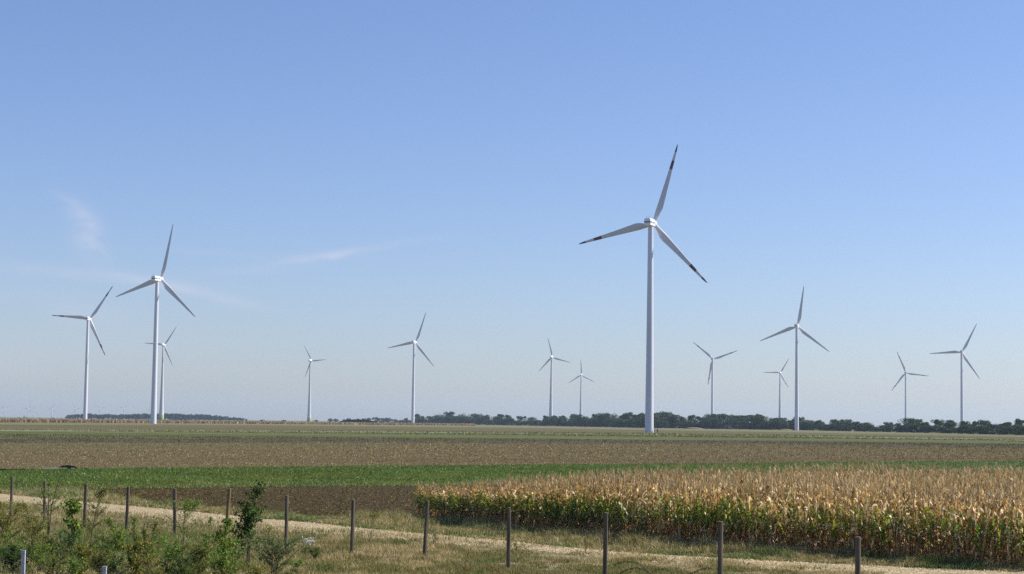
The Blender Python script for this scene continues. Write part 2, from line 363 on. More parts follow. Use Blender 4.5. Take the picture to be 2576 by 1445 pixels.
stuff('dry_grass', parts, MAT_GRASS, 'patchy dry straw coloured grass on the bank between the fence posts', 'grass')
# verge between the path and the fields
vt = lambda x: np.where(np.asarray(x) < 1040, np.maximum(b_green_near(x), np.where(np.asarray(x) > 195, b_pl_near(x), 0)), np.interp(x, [1040, 1288, 1614, 1932, 2254, 2576, 2826], [1303, 1336, 1365, 1388, 1408, 1432, 1448]) - 4)
P, px, py = between(vt, road_top, 38000, -850, 3000)
t = (road_top(px) - py) / np.maximum(road_top(px) - vt(px), 1); nz = vnoise(P[:, 0], P[:, 1], 1.1, 8)
tall = np.where(px > 880, .10 + .42 * np.clip(t * 1.3, 0, 1) * nz, .10 + .12 * nz)
C = pick([(.46, .39, .21), (.19, .20, .06), (.12, .155, .04), (.58, .50, .31), (.29, .23, .10)], [3, 2.4, 2, 2, 2], len(P))
vp = vnoise(P[:, 0], P[:, 1], 1.7, 19); C = np.where((vp > .55)[:, None], C * (.62, .80, .55), C * (1.1, 1.05, .95)); tall = tall * (.35 + 1.5 * vnoise(P[:, 0], P[:, 1], .7, 20) ** 1.3)
stuff('verge_grass', [blades(P, tall, .018, .75, C, 4, .07)], MAT_GRASS, 'grey green tussocky grass along the far edge of the gravel path', 'grass')
# green crop
P, px, py = between(b_green_far, lambda x: b_green_near(x) + 1, 85000, -850, 2900); D = P[:, 1]; nz = vnoise(P[:, 0], P[:, 1], 6, 3) * .6 + vnoise(P[:, 0], P[:, 1], 1.5, 4) * .4
edge = np.clip((py - (b_green_near(px) - 18)) / 18, 0, 1)
yel = rng.uniform(0, 1, len(P)) < .10 + .34 * edge + .12 * (nz > .6)
C = np.where(yel[:, None], pick([(.24, .26, .07), (.32, .29, .10), (.55, .52, .36)], [5, 3, 1], len(P)), pick([(.105, .175, .034), (.14, .21, .046), (.075, .135, .026)], [3, 3, 2], len(P)) * (.7 + .6 * nz[:, None]) * np.where((vnoise(P[:, 0], P[:, 1], 4.5, 44) > .6)[:, None], (1.2, 1.0, .9), (1, 1, 1)))
stuff('green_crop', [blades(P, .10 + .12 * nz, .00032 * D, .5, C, 3, .10)], MAT_GRASS, 'low bright green crop covering the strip field behind the ploughed earth', 'crop')
# ploughed earth
P, px, py = between(b_green_near, b_pl_near, 34000, 195, 1500); n = len(P)
C = pick([(.050, .035, .013), (.078, .055, .021), (.028, .020, .008), (.16, .12, .05)], [4, 3, 3, 1], n)
P2, px2, py2 = between(b_green_near, b_pl_near, 3600, 195, 1500); C2 = pick([(.10, .13, .04), (.28, .22, .12), (.15, .16, .06)], [3, 3, 2], len(P2))
stuff('earth_clods', [clods(P, rng.uniform(.03, .11, n), C), blades(P2, .08, .02, .9, C2, 2, .05)], MAT_CLOD, 'lumpy dark brown ploughed earth with few weeds beside the corn', 'ploughed earth')
# stubble
P, px, py = between(b_stub_far, b_green_far, 110000, -800, 3000); n = len(P); D = P[:, 1]; nz = vnoise(P[:, 0], P[:, 1], 9, 11)
C = pick([(.115, .086, .036), (.080, .062, .026), (.165, .125, .056), (.30, .24, .12), (.44, .36, .21)], [4, 3, 3, 1.6, .4], n) * (.72 + .5 * vnoise(P[:, 0] * .15, P[:, 1] - P[:, 0] * .5, 11, 12))[:, None]
top_g = (np.abs(py - (b_stub_far(px) + 11)) < 9) & (rng.uniform(0, 1, n) < .55 * np.clip(1.4 - px / 900, .25, 1))
C[top_g] = pick([(.10, .13, .045), (.17, .18, .08)], [1, 1], top_g.sum())
light = C[:, 0] > .2
stuff('maize_stubble', [clods(P[~light], .00045 * D[~light] * rng.uniform(.5, 1.6, (~light).sum()), C[~light]), blades(P[light], .0007 * D[light], .00032 * D[light], .9, C[light], 2, .25)], MAT_CLOD, 'brown harvested maize field littered with pale broken stalks', 'stubble')
# young striped crop further out
P, px, py = between(b_strip_far, b_stub_far, 45000); D = P[:, 1]; row = vnoise(P[:, 0] * .02 + 3, P[:, 1] - .27 * P[:, 0], 14, 15)
tt = (py - b_strip_far(px)) / (b_stub_far(px) - b_strip_far(px)); k = (row > .42) & (rng.uniform(0, 1, len(P)) > (tt - .45) * 1.6); P, D, row, tt = P[k], D[k], row[k], tt[k]
C = pick([(.115, .135, .034), (.16, .17, .055), (.25, .25, .11), (.14, .11, .05)], [3, 3, 1.5, 1.5], len(P)) * (1.25 - .55 * tt[:, None])
stuff('young_crop', [blades(P, .00065 * D, .00045 * D, .6, C, 2, .4)], MAT_GRASS, 'thin dull green crop in faint rows towards the wind turbines', 'crop')
# gravel
P, px, py = between(road_top, road_bot, 32000, -850, 3000); n = len(P)
C = pick([(.50, .40, .25), (.37, .29, .165), (.64, .54, .36), (.24, .19, .10)], [4, 3, 2, 2], n)
P2, px2, py2 = between(lambda x: np.maximum(road_bot(x), 1395), low, 14000, 1150, 2826); C2 = pick([(.48, .41, .28), (.60, .53, .40), (.30, .25, .16)], [3, 2, 3], len(P2))
stuff('gravel_stones', [clods(P + (0, 0, .01), rng.uniform(.012, .04, n), C), clods(P2, rng.uniform(.012, .035, len(P2)), C2)], MAT_CLOD, 'pale loose gravel stones scattered over the track and the bare bank', 'gravel')

# ------------------------------------------------------------------ corn
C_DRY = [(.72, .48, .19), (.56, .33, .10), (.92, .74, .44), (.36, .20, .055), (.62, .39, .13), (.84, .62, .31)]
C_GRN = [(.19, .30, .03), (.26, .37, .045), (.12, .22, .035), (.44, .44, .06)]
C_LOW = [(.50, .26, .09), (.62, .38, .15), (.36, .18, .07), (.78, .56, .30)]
def corn_parts(r, green):
    """unit corn plant, about 1 m high before scaling by its height (all sizes real for a 2 m plant / 2)"""
    st, lf, ts = [], [], []
    lean = r.normal(0, .085, 2); zz = np.linspace(0, .86, 5)
    ax = lambda z: np.stack([lean[0] * z * z, lean[1] * z * z, z], -1)
    pts = ax(zz); rad = np.linspace(.0085, .005, 5); n = 4
    a = np.arange(n) * 2 * np.pi / n; V = (pts[:, None] + rad[:, None, None] * np.stack([np.cos(a), np.sin(a), 0 * a], -1)[None]).reshape(-1, 3)
    Q = np.array([(i * n + k, i * n + (k + 1) % n, (i + 1) * n + (k + 1) % n, (i + 1) * n + k) for i in range(4) for k in range(n)])
    sc = np.array([(.30, .19, .08), (.30, .20, .09), (.22, .22, .07), (.40, .32, .16), (.5, .4, .24)])[np.repeat(np.arange(5), n)]
    st = (V, Q, sc)
    Vl, Ql, Cl, k0 = [], [], [], 0
    nl = r.integers(11, 15); phi0 = r.uniform(0, 6.28)
    for i in range(nl):
        z0 = .10 + .74 * i / nl + r.normal(0, .012); az_ = phi0 + (i % 2) * np.pi + r.normal(0, .45)
        isg = r.uniform() < green * np.interp(z0, [0, .25, .36, .58, .68, 1], [.05, .25, 1.0, 1.0, .08, .0])
        if isg: Lh = r.uniform(.26, .40); rise = r.uniform(.10, .22); drop = r.uniform(.02, .22); wd = r.uniform(.034, .052)
        else: Lh = r.uniform(.12, .27); rise = r.uniform(.02, .10); drop = r.uniform(.10, .30); wd = r.uniform(.026, .048)
        if z0 > .70: rise += .03; Lh *= 1.0; wd *= 1.15
        t = np.linspace(0, 1, 5); rad_ = Lh * .62 * (t ** .85) * (1 - .25 * (0 if isg else 1) * t); z_ = z0 + rise * np.sin(np.pi * np.minimum(t * .75, 1)) - drop * t ** 2.2
        z_ = np.maximum(z_, .02)
        w = wd * np.array([.55, 1, .9, .6, .08]); tw = np.cumsum(r.normal(0, .15 if isg else .55, 5)) + r.uniform(-.3, .3)
        c0 = ax(z_); c = np.stack([c0[:, 0] + rad_ * np.cos(az_), c0[:, 1] + rad_ * np.sin(az_), z_], -1)
        if not isg: c[:, :2] += r.normal(0, .012, (5, 2)); c[:, 2] += r.normal(0, .012, 5)
        sd = np.stack([-np.sin(az_) * np.cos(tw), np.cos(az_) * np.cos(tw), np.sin(tw)], -1) * (w / 2)[:, None]
        V = np.stack([c - sd, c + sd], 1).reshape(-1, 3); Vl.append(V)
        Ql.append(np.array([(2 * j, 2 * j + 1, 2 * j + 3, 2 * j + 2) for j in range(4)]) + k0); k0 += 10
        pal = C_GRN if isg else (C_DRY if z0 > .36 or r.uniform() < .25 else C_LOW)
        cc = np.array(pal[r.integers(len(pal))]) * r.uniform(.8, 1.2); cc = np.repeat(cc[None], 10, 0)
        if isg and r.uniform() < .4: cc[6:] = C_DRY[1]
        Cl.append(cc)
    lf = (np.concatenate(Vl), np.concatenate(Ql), np.concatenate(Cl))
    Vt, Qt, k0 = [], [], 0
    top = ax(np.array([.86]))[0]
    for i in range(6):
        a_ = r.uniform(0, 6.28); sp = r.uniform(.01, .06) * (i > 0); h = r.uniform(.09, .17)
        p1 = top + (sp * .6 * math.cos(a_), sp * .6 * math.sin(a_), h * .65); p2 = top + (sp * 1.5 * math.cos(a_), sp * 1.5 * math.sin(a_), h * (1 if i == 0 else .85))
        s_ = np.array((-math.sin(a_), math.cos(a_), 0)) * .0035
        Vt.append(np.array([top - s_, top + s_, p1 + s_, p1 - s_, p2 + s_ * .5, p2 - s_ * .5])); Qt += [(k0, k0 + 1, k0 + 2, k0 + 3), (k0 + 3, k0 + 2, k0 + 4, k0 + 5)]; k0 += 6
    ts = (np.concatenate(Vt), np.array(Qt), np.tile(np.array((.42, .31, .15)), (k0, 1)))
    # ear in a dry husk
    ze = r.uniform(.36, .46); ea = r.uniform(0, 6.28); b = ax(np.array([ze]))[0]; d = np.array((math.cos(ea) * .6, math.sin(ea) * .6, r.uniform(-.8, .8))); d /= np.linalg.norm(d)
    s1 = np.cross(d, (0, 0, 1.)); s1 /= np.linalg.norm(s1); s2 = np.cross(d, s1); V = []
    for tt, rr in ((0, .006), (.035, .017), (.085, .015), (.12, .002)):
        for k in range(5): q = k * 1.2566; V.append(b + d * tt + (s1 * math.cos(q) + s2 * math.sin(q)) * rr)
    Qe = np.array([(i * 5 + k, i * 5 + (k + 1) % 5, (i + 1) * 5 + (k + 1) % 5, (i + 1) * 5 + k) for i in range(3) for k in range(5)])
    er = (np.array(V), Qe, np.tile(np.array((.66, .54, .34)) * r.uniform(.8, 1.1), (20, 1)))
    return dict(stalk=st, leaves=lf, tassel=ts, ear=er)
NV = 20; GREENS = np.linspace(0.05, 1.0, NV)
cr = np.random.default_rng(21)
variants = [corn_parts(cr, g) for g in GREENS]
front_px = [(1046, 1302), (1150, 1318), (1288, 1334), (1451, 1350), (1614, 1365), (1932, 1390), (2254, 1410), (2576, 1434), (2826, 1451), (4200, 1540)]
fp = G(np.array([p[0] for p in front_px]), np.array([p[1] for p in front_px]))[:, :2]
seg = np.linalg.norm(np.diff(fp, axis=0), axis=1); cum = np.r_[0, np.cumsum(seg)]
back_px = [(1046, 1290), (1150, 1280), (1288, 1272), (1400, 1250), (1614, 1234), (1932, 1222), (2254, 1218), (2576, 1216), (2826, 1214)]
def along(s): return np.stack([np.interp(s, cum, fp[:, 0]), np.interp(s, cum, fp[:, 1])], -1)
# height of the crop along its length (the end towards the path corner is stunted)
xk = G(np.array([1046, 1150, 1288, 1614, 2200, 2826.]), np.array([1300, 1315, 1330, 1359, 1396, 1437.]))[:, 0]
def corn_h(x): return np.interp(x, xk, [1.48, 1.65, 1.93, 2.26, 2.38, 2.41])
def gfun(x, y): return np.clip(.50 + .55 * (vnoise(x, y, 3.2, 31) - .5) * 2 + np.interp(x, [-5, 2, 5, 9, 16], [.15, .12, .0, -.12, .12]), 0, 1)
# front rows: individual plants
rowlist = []
for row in range(2):
    s = np.arange(0.05, cum[-1], .215) ; s = s + rng.normal(0, .05, len(s)); p = along(s)
    p = p + np.c_[np.zeros(len(s)), np.full(len(s), row * .5)] + rng.normal(0, .07, (len(s), 2)); rowlist.append(p)
allp = np.concatenate(rowlist); inview = np.abs(allp[:, 0]) < .285 * allp[:, 1]
allp = allp[inview]; order = np.argsort(allp[:, 1] + .0 * allp[:, 0]); rest0 = allp[order[300:]]; indiv = allp[order[:300]]
protos = []
for i in range(NV):
    e = empty('corn_plant', (0, 0, 0)); protos.append(e)
    for nm in ('stalk', 'leaves', 'tassel', 'ear'):
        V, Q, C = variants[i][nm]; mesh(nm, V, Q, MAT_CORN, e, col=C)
used = set()
cut = np.quantile(indiv[:, 0], [.2, .4, .6, .8])
secname = ['at the left end of the corn front', 'left of centre in the corn front', 'in the middle of the corn front', 'right of centre in the corn front', 'at the right end of the corn front']
for k, (x, y) in enumerate(indiv):
    g = float(gfun(x, y)); vi = int(np.clip(round(g * (NV - 1) + rng.normal(0, 3.5)), 0, NV - 1))
    if vi not in used: o = protos[vi]; used.add(vi)
    else: o = copy_tree(protos[vi])
    o.location = (x, y, 0); o.rotation_euler = (0, 0, rng.uniform(0, 6.28)); h = corn_h(x) * rng.uniform(.84, 1.08); wds = 2.0 * rng.uniform(.9, 1.1); o.scale = (wds, wds, h)
    sec = int(np.searchsorted(cut, x)); kind = 'mostly dry tan' if vi < 7 else ('half green' if vi < 14 else 'leafy green')
    tag(o, '%s corn plant %s' % (kind, secname[sec]), 'corn plant', 'single corn plants along the front of the corn field')
for i, p in enumerate(protos):
    if i not in used:
        for c in list(p.children): bpy.data.objects.remove(c)
        bpy.data.objects.remove(p)
# the rest of the field as one mass
XB = G(np.array([p[0] for p in back_px]), np.array([p[1] for p in back_px]))
def field_points():
    out_ = [rest0]
    a_all = np.arange(-6, 42, .19); rows = []
    for row in range(2, 90):
        off = row * .62; s = np.arange(0, cum[-1], .20 if row < 8 else .26); s = s + rng.normal(0, .05, len(s)); p = along(s) + np.c_[np.zeros(len(s)), np.full(len(s), off)] + rng.normal(0, .07, (len(s), 2))
        ymax = np.interp(p[:, 0], XBx, XBy); xl = p[:, 0] > fp[0, 0] + (p[:, 1] - fp[0, 1]) * .12
        rows.append(p[(p[:, 1] < ymax) & xl])
    return np.concatenate(out_ + rows)
# back edge: crop tops at the silhouette
sil = pl([(1046, 1240), (1150, 1230), (1288, 1209), (1400, 1199), (1614, 1188), (1932, 1183), (2254, 1181), (2576, 1180), (2826, 1179)])
sx = np.array([1046, 1150, 1288, 1400, 1614, 1932, 2254, 2576, 2826.]); dz = -ray(sx, sil(sx))[:, 2]
Hs = np.array([1.32, 1.48, 1.74, 1.88, 2.06, 2.17, 2.20, 2.21, 2.21]); Yb = (CAM_H - Hs) / dz; Xb = ray(sx, sil(sx))[:, 0] * Yb
XBx = np.r_[Xb, 60]; XBy = np.r_[np.maximum(Yb, np.interp(Xb, fp[:, 0], fp[:, 1]) + 1.6), Yb[-1] + 6]
pts = field_points(); pts = pts[np.abs(pts[:, 0]) < .36 * pts[:, 1]]
print('corn mass', len(pts), XBy)
gg = gfun(pts[:, 0], pts[:, 1]); vi = np.clip(np.round(gg * (NV - 1) + rng.normal(0, 3.5, len(pts))), 0, NV - 1).astype(int)
depth = pts[:, 1] - np.interp(pts[:, 0], fp[:, 0], fp[:, 1]); big = []
for i in range(NV):
    for deep in (0, 1):
        q = pts[(vi == i) & ((depth > 4) == bool(deep))]; n = len(q)
        if not n: continue
        prts = [variants[i][k_] for k_ in ('stalk', 'leaves', 'tassel', 'ear')]
        if deep:     # below the top layer nothing shows from the front
            V, Q, C = prts[1]; zq = V[Q[:, 0], 2]; prts = [(V, Q[zq > .42], C), prts[2]]
        V, Q, C = join(prts); a_ = rng.uniform(0, 6.28, n); sxy = 2.0 * rng.uniform(.9, 1.1, n); h = corn_h(q[:, 0]) * rng.uniform(.84, 1.07, n) * (.93 + .14 * vnoise(q[:, 0], q[:, 1], 1.6, 41))
        c_, s_ = np.cos(a_)[:, None], np.sin(a_)[:, None]
        W_ = np.stack([(V[None, :, 0] * c_ - V[None, :, 1] * s_) * sxy[:, None] + q[:, :1], (V[None, :, 0] * s_ + V[None, :, 1] * c_) * sxy[:, None] + q[:, 1:2], V[None, :, 2] * h[:, None]], -1)
        Qn = (Q[None] + (np.arange(n) * len(V))[:, None, None]).reshape(-1, 4)
        big.append((W_.reshape(-1, 3), Qn, np.repeat(np.tile(C, (n, 1)) * 1.0, 1, 0) * np.repeat(rng.uniform(.68, 1.22, n) * (.82 + .36 * vnoise(q[:, 0], q[:, 1], 2.4, 51)), len(V))[:, None]))
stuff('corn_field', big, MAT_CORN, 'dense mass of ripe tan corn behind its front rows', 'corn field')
# far corn field on the horizon at left
far_top = pl([(-700, 1060.0), (0, 1063.0), (383, 1065), (644, 1067), (1038, 1070), (1190, 1071.5)])
n = 26000; px = rng.uniform(-300, 1195, n); A = G(px, far_top(px)); dep = rng.uniform(0, 1, n) ** 1.6 * 150; P = A * (1 + dep / A[:, 1])[:, None]; P[:, 2] = gz(P[:, 1])
C = pick([(.42, .31, .17), (.34, .24, .13), (.50, .39, .24), (.22, .15, .09)], [3, 3, 2, 2], n)
fc1 = blades(P, 2.3, .9, .15, C, 2, .5)
stuff('far_corn_field', [fc1], MAT_GRASS, 'thin tan band of ripe corn on the horizon below the left turbines', 'corn field')

# ------------------------------------------------------------------ wind turbines
def airfoil(n=14):
    t = np.linspace(0, 2 * np.pi, n, endpoint=False); x = .5 + .5 * np.cos(t); yt = .6 * (.2969 * np.sqrt(np.clip(x, 0, 1)) - .126 * x - .3516 * x ** 2 + .2843 * x ** 3 - .1036 * x ** 4) / .6 * 5
    return x, np.where(np.sin(t) >= 0, 1, -1) * yt, t
def blade_mesh():
    """unit-length blade along +Z, trailing edge towards +X, downwind face towards -Y"""
    zs = np.array([.02, .05, .08, .11, .15, .19, .23, .3, .4, .5, .6, .7, .8, .88, .94, .975, 1.0])
    ch = np.array([.046, .046, .05, .06, .076, .088, .090, .082, .070, .060, .051, .043, .035, .028, .022, .015, .004])
    th = np.array([1, 1, .85, .65, .45, .34, .28, .24, .21, .19, .18, .17, .16, .16, .16, .16, .16])
    tw = np.radians(np.array([0, 0, 6, 10, 13, 13, 12, 9, 6, 4, 2.5, 1.5, .5, 0, 0, 0, 0]) + 6)
    x, y, t = airfoil(); V = []
    for z, c, h, a in zip(zs, ch, th, tw):
        circ = np.clip((h - .3) / .7, 0, 1); X = (x - .30) * c * (1 - circ) + circ * .5 * c * np.cos(t); Y = (y * c * h) * (1 - circ) + circ * .5 * c * np.sin(t)
        V.append(np.stack([X * math.cos(a) + Y * math.sin(a), -X * math.sin(a) + Y * math.cos(a) , np.full_like(X, z)], -1))
    n = len(x); V = np.concatenate(V); Fc = [(i * n + k, i * n + (k + 1) % n, (i + 1) * n + (k + 1) % n, (i + 1) * n + k) for i in range(len(zs) - 1) for k in range(n)]
    Fc.append(tuple((len(zs) - 1) * n + k for k in range(n))); return V, Fc
BV, BF = blade_mesh()
def lathe(prof, n=32, axis='z'):
    V = []; 
    for r, h in prof:
        for k in range(n):
            a = 2 * math.pi * k / n; p = (r * math.cos(a), r * math.sin(a), h) if axis == 'z' else (r * math.cos(a), h, r * math.sin(a)); V.append(p)
    Fc = [(i * n + k, i * n + (k + 1) % n, (i + 1) * n + (k + 1) % n, (i + 1) * n + k) for i in range(len(prof) - 1) for k in range(n)]
    if axis == 'y': Fc = [f[::-1] for f in Fc]
    return V, Fc
blade_white = mesh('blade', BV, BF, MAT_BLADE, smooth=True); blade_red = mesh('blade', BV, BF, MAT_BLADER, smooth=True)
BM = {False: blade_white.data, True: blade_red.data}
for o in (blade_white, blade_red): bpy.data.objects.remove(o)
# box nacelle cross section (rounded), axis +Y
def nacelle_box():
    hw, hh = 1.65, 1.75; sec = []
    for (cx, cz, a0) in ((hw - .75, hh - .75, 0), (-hw + .75, hh - .75, 90), (-hw + .35, -hh + .35, 180), (hw - .35, -hh + .35, 270)):
        rr = .75 if cz > 0 else .35
        for q in range(5): a = math.radians(a0 + q * 22.5); sec.append((cx + rr * math.cos(a), cz + rr * math.sin(a)))
    sec = np.array(sec); V = []; ys = [-4.9, -4.8, -4.4, 1.2, 2.3, 3.1]; sc = [(.93, .93, 0), (.98, .98, 0), (1, 1, 0), (1, 1, 0), (.96, .93, -.08), (.72, .72, -.22)]
    for y_, (a, b, dz_) in zip(ys, sc):
        for p in sec: V.append((p[0] * a, y_, p[1] * b + dz_))
    n = len(sec); Fc = [(i * n + k, (i + 1) * n + k, (i + 1) * n + (k + 1) % n, i * n + (k + 1) % n) for i in range(len(ys) - 1) for k in range(n)]
    Fc += [tuple(range(n)), tuple((len(ys) - 1) * n + k for k in range(n))[::-1]]
    return V, Fc
def text_mesh(txt, size):
    cu = bpy.data.curves.new('t', 'FONT'); cu.body = txt; cu.size = size; cu.align_x = 'CENTER'; cu.align_y = 'CENTER'; cu.extrude = .01; cu.offset = size * .02
    o = bpy.data.objects.new('t', cu); COL.objects.link(o); dg = bpy.context.evaluated_depsgraph_get(); me = bpy.data.meshes.new_from_object(o.evaluated_get(dg))
    bpy.data.objects.remove(o); me.materials.clear(); me.materials.append(MAT_LETTER); return me
MAT_LETTER = plain('grey_blue_lettering', (.22, .26, .40), .5, .3, .03)
TXT = text_mesh('Nordex', 1.25)
def link(name, me, parent):
    o = bpy.data.objects.new(name, me); COL.objects.link(o); o.parent = parent; return o
def turbine(label, tips, base_px, R, kind, red, D=None, phi=None, hubpx=None, rail=False, group=None, detail=True, tower_top=None):
    tips = np.array(tips, float); c = tips.mean(0) if hubpx is None else np.array(hubpx, float); rel = tips - c
    Rp = math.sqrt((rel[:, 1] ** 2).sum() / 1.5) if len(tips) == 3 else R * F / D
    Dd = D or F * R / Rp
    off = 4.7 if kind == 'box' else 3.6
    basew = at(base_px, hor(base_px), Dd)
    if phi is None: phi = math.acos(min(.995, math.sqrt((rel[:, 0] ** 2).sum() / 1.5) / Rp))
    hubw = at(c[0], c[1], Dd + off * math.cos(phi))
    z0 = float(gz(Dd)); hubz = hubw[2] - z0; beta = phi + math.atan((c[0] - 1288) / F); x0 = hubw[0] - off * math.sin(beta)
    x0 = .3 * x0 + .7 * (basew[0])
    root = empty('wind_turbine', (x0, Dd, z0), -beta, label, 'wind turbine', group)
    hh = hubz
    if kind == 'box':
        rt = 1.25 * R / 40; rb = 2.08 * R / 40; th = hh - 1.7
        prof = []; nseg = 4
        for i in range(nseg + 1):
            z_ = th * i / nseg; r_ = rb + (rt - rb) * (i / nseg) ** .9
            prof += [(r_, z_)]
        V, Fc = lathe(prof, 40); mesh('tower', V, Fc, MAT_WHITE, root, smooth=True)
        V, Fc = nacelle_box(); nac = mesh('nacelle', np.array(V) * (R / 40), Fc, MAT_NAC, root); nac.location = (0, 0, hh)
        if detail:
            s_ = R / 40; mb = MB(); mb.box((0, -4.93 * s_, -.12 * s_), (2.95 * s_, .06, .62 * s_)); mb.build('stripe', MAT_BLUE, nac)
            for sx_ in (-1, 1):
                mb = MB(); mb.box((sx_ * 1.66 * s_, -3.9 * s_, -.12 * s_), (.05, 1.7 * s_, .62 * s_)); mb.build('stripe', MAT_BLUE, nac)
                mb = MB(); mb.box((sx_ * 1.66 * s_, .65 * s_, -.12 * s_), (.05, 1.5 * s_, .62 * s_)); mb.build('stripe', MAT_BLUE, nac)
            for sx_ in (-1, 1):
                t_ = link('lettering', TXT, nac); t_.rotation_euler = (R_(90), 0, R_(90) * sx_); t_.location = (sx_ * 1.67 * s_, -1.6 * s_, -.12 * s_); t_.scale = (s_ * .78, s_, s_)
            mb = MB()
            for dx in (-.75, .75): mb.tube([(dx * s_, -4.1 * s_, 1.7 * s_), (dx * s_, -4.1 * s_, 3.1 * s_)], .055, 6)
            mb.tube([(-.75 * s_, -4.1 * s_, 2.25 * s_), (.75 * s_, -4.1 * s_, 2.25 * s_)], .045, 6); mb.build('weather_mast', MAT_METAL, nac)
            if rail: mb = MB(); mb.box((1.665 * s_, -1.5 * s_, -1.2 * s_), (.05, .55 * s_, .8 * s_)); mb.build('hatch', MAT_YEL, nac)
        V, Fc = lathe([(1.05, -1.5), (1.45, -1.1), (1.55, 0), (1.4, .8), (.95, 1.5), (.3, 1.9)], 24, 'y')
    else:
        s_ = R / 35; th = hh - 1.2; prof = [(4.3, 0), (3.75, .06), (3.25, .15), (2.75, .28), (2.3, .42), (1.9, .58), (1.5, .78), (1.05, 1.0)]
        V, Fc = lathe([(r_ * s_, z_ * th) for r_, z_ in prof], 40); mesh('tower', V, Fc, MAT_CONC, root, smooth=True)
        V, Fc = lathe([(.3, -4.8), (1.2, -4.2), (2.0, -2.8), (2.5, -.8), (2.6, .8), (2.5, 1.8), (2.2, 2.2)], 24, 'y'); nac = mesh('nacelle', np.array(V) * s_, Fc, MAT_NAC, root, smooth=True); nac.location = (0, 0, hh)
        V, Fc = lathe([(2.1, -1.2), (2.15, -.4), (1.9, .8), (1.2, 1.9), (.3, 2.5)], 24, 'y')
    hub = mesh('hub', np.array(V) * (R / 40), Fc, MAT_NAC, root, smooth=True); hub.location = (0, off, hh)
    ax_ = rel[0, 0] / math.cos(phi); a0 = math.atan2(ax_, -rel[0, 1])
    # best common phase of the three blades
    best = None
    for q in np.linspace(a0 - .25, a0 + .25, 41):
        e_ = 0
        for x_, y_ in rel:
            e_ += min((x_ - Rp * math.cos(phi) * math.sin(q + k * 2.0944)) ** 2 + (-y_ - Rp * math.cos(q + k * 2.0944)) ** 2 for k in range(3))
        if best is None or e_ < best[0]: best = (e_, q)
    for k in range(3):
        b = link('blade', BM[red], root); b.location = (0, off, hh); b.scale = (R, R, R); b.rotation_euler = (0, best[1] + k * 2 * math.pi / 3, 0)
    if rail:
        mb = MB()
        for i in range(6): mb.box((2.6 + i * .28, -.6, 1.3 - i * .22), (.3, 1.0, .05))
        for yy in (-1.1, -.1): mb.tube([(2.3, yy, 2.4), (4.2, yy, .9), (4.2, yy, 0)], .045, 6); mb.tube([(2.4, yy, 1.4), (4.1, yy, .05)], .06, 6)
        mb.build('entrance_stairs', MAT_METAL, root)
    return root, Dd
TB = [
 ('largest turbine with red banded blade tips right of centre', [(1703, 363), (1777, 718), (1454, 609)], 1633.5, 40, 'box', True, dict(rail=True, phi=.335)),
 ('second tallest turbine with plain white blades at left', [(428, 562), (495, 801), (293, 745)], 386, 40, 'box', False, {}),
 ('leftmost large turbine with red banded blade tips', [(280, 719), (267, 895), (132, 794)], 214, 40, 'box', True, {}),
 ('turbine on a green footed tower partly behind the tall left one', [(443, 821), (436, 921), (363, 863)], 405.5, 35, 'egg', False, {}),
 ('green footed concrete turbine standing alone at left of centre', [(765, 869), (821, 905), (769, 950)], 777, 35, 'egg', False, {}),
 ('plain white turbine at the left end of the dark tree belt', [(1068, 786), (1093, 924), (973, 875)], 1039, 40, 'box', False, {}),
 ('white turbine rising behind the trees left of a smaller one', [(1377, 849), (1436, 912), (1355, 936)], 1385.5, 35, 'egg', False, {}),
 ('small turbine behind the trees with one blade straight up', [(1461, 905), (1498, 962), (1430, 965)], 1460.5, 35, 'egg', True, {}),
 ('turbine with two raised blades like a letter Y behind trees', [(1743, 860), (1857, 883), (1783, 969)], 1791, 38, 'box', True, dict(phi=.12)),
 ('small tapered turbine close left of the tall right hand one', [(1984, 902), (1984, 976), (1919, 937)], 1962, 35, 'egg', True, {}),
 ('tall plain turbine standing in front of the right hand trees', [(2022, 719), (2087, 887), (1911, 858)], 2004, 40, 'box', False, dict(phi=.16)),
 ('turbine with dark marked blade tips behind trees at right', [(2255, 885), (2336, 946), (2242, 984)], 2279, 40, 'box', True, dict(phi=.05)),
 ('rightmost turbine with plain blades behind the trees', [(2457, 815), (2466, 955), (2336, 889)], 2420, 40, 'box', False, dict(phi=.08)),
]
for lab, tips, bx, R, kind, red, kw in TB:
    _, Dd = turbine(lab, tips, bx, R, kind, red, **kw); print(lab, round(Dd))
FT = [((1, 1031), [(4.5, 1027), (5, 1035.4), (-4, 1033)], 'tiny distant turbine cut by the left frame edge'),
      ((13.5, 1027.3), [(26.9, 1018.7), (0, 1022), (13, 1042)], 'tiny distant turbine with raised blades next to the left edge'),
      ((71.5, 1028.3), [(79.7, 1015.4), (58.7, 1027.3), (77.5, 1038.5)], 'tiny distant turbine, left one of a close pair'),
      ((84, 1031), [(86.5, 1022.2), (75, 1032.8), (91.8, 1039)], 'smaller faint turbine, right one of a close pair'),
      ((130.6, 1028.3), [(135.6, 1014), (117.5, 1031), (141.2, 1037.2)], 'tiny distant turbine standing alone left of the leftmost large tower'),
      ((189.6, 1028.3), [(185.2, 1016), (200.8, 1027.2), (187.5, 1038.5)], 'tiny distant turbine close left of the leftmost large tower'),
      ((250.6, 1028.3), [(243.7, 1018.5), (264.7, 1024), (249.4, 1040)], 'tiny distant turbine above the far wood right of the leftmost large tower'),
      ((311.9, 1027.5), [(301.9, 1024.5), (322, 1018.5), (316, 1040)], 'tiny distant turbine above the far wood between the large left towers'),
      ((377, 1028), [(374, 1013.5), (365.5, 1037), (389, 1033)], 'tiny distant turbine half hidden by the second tallest tower')]
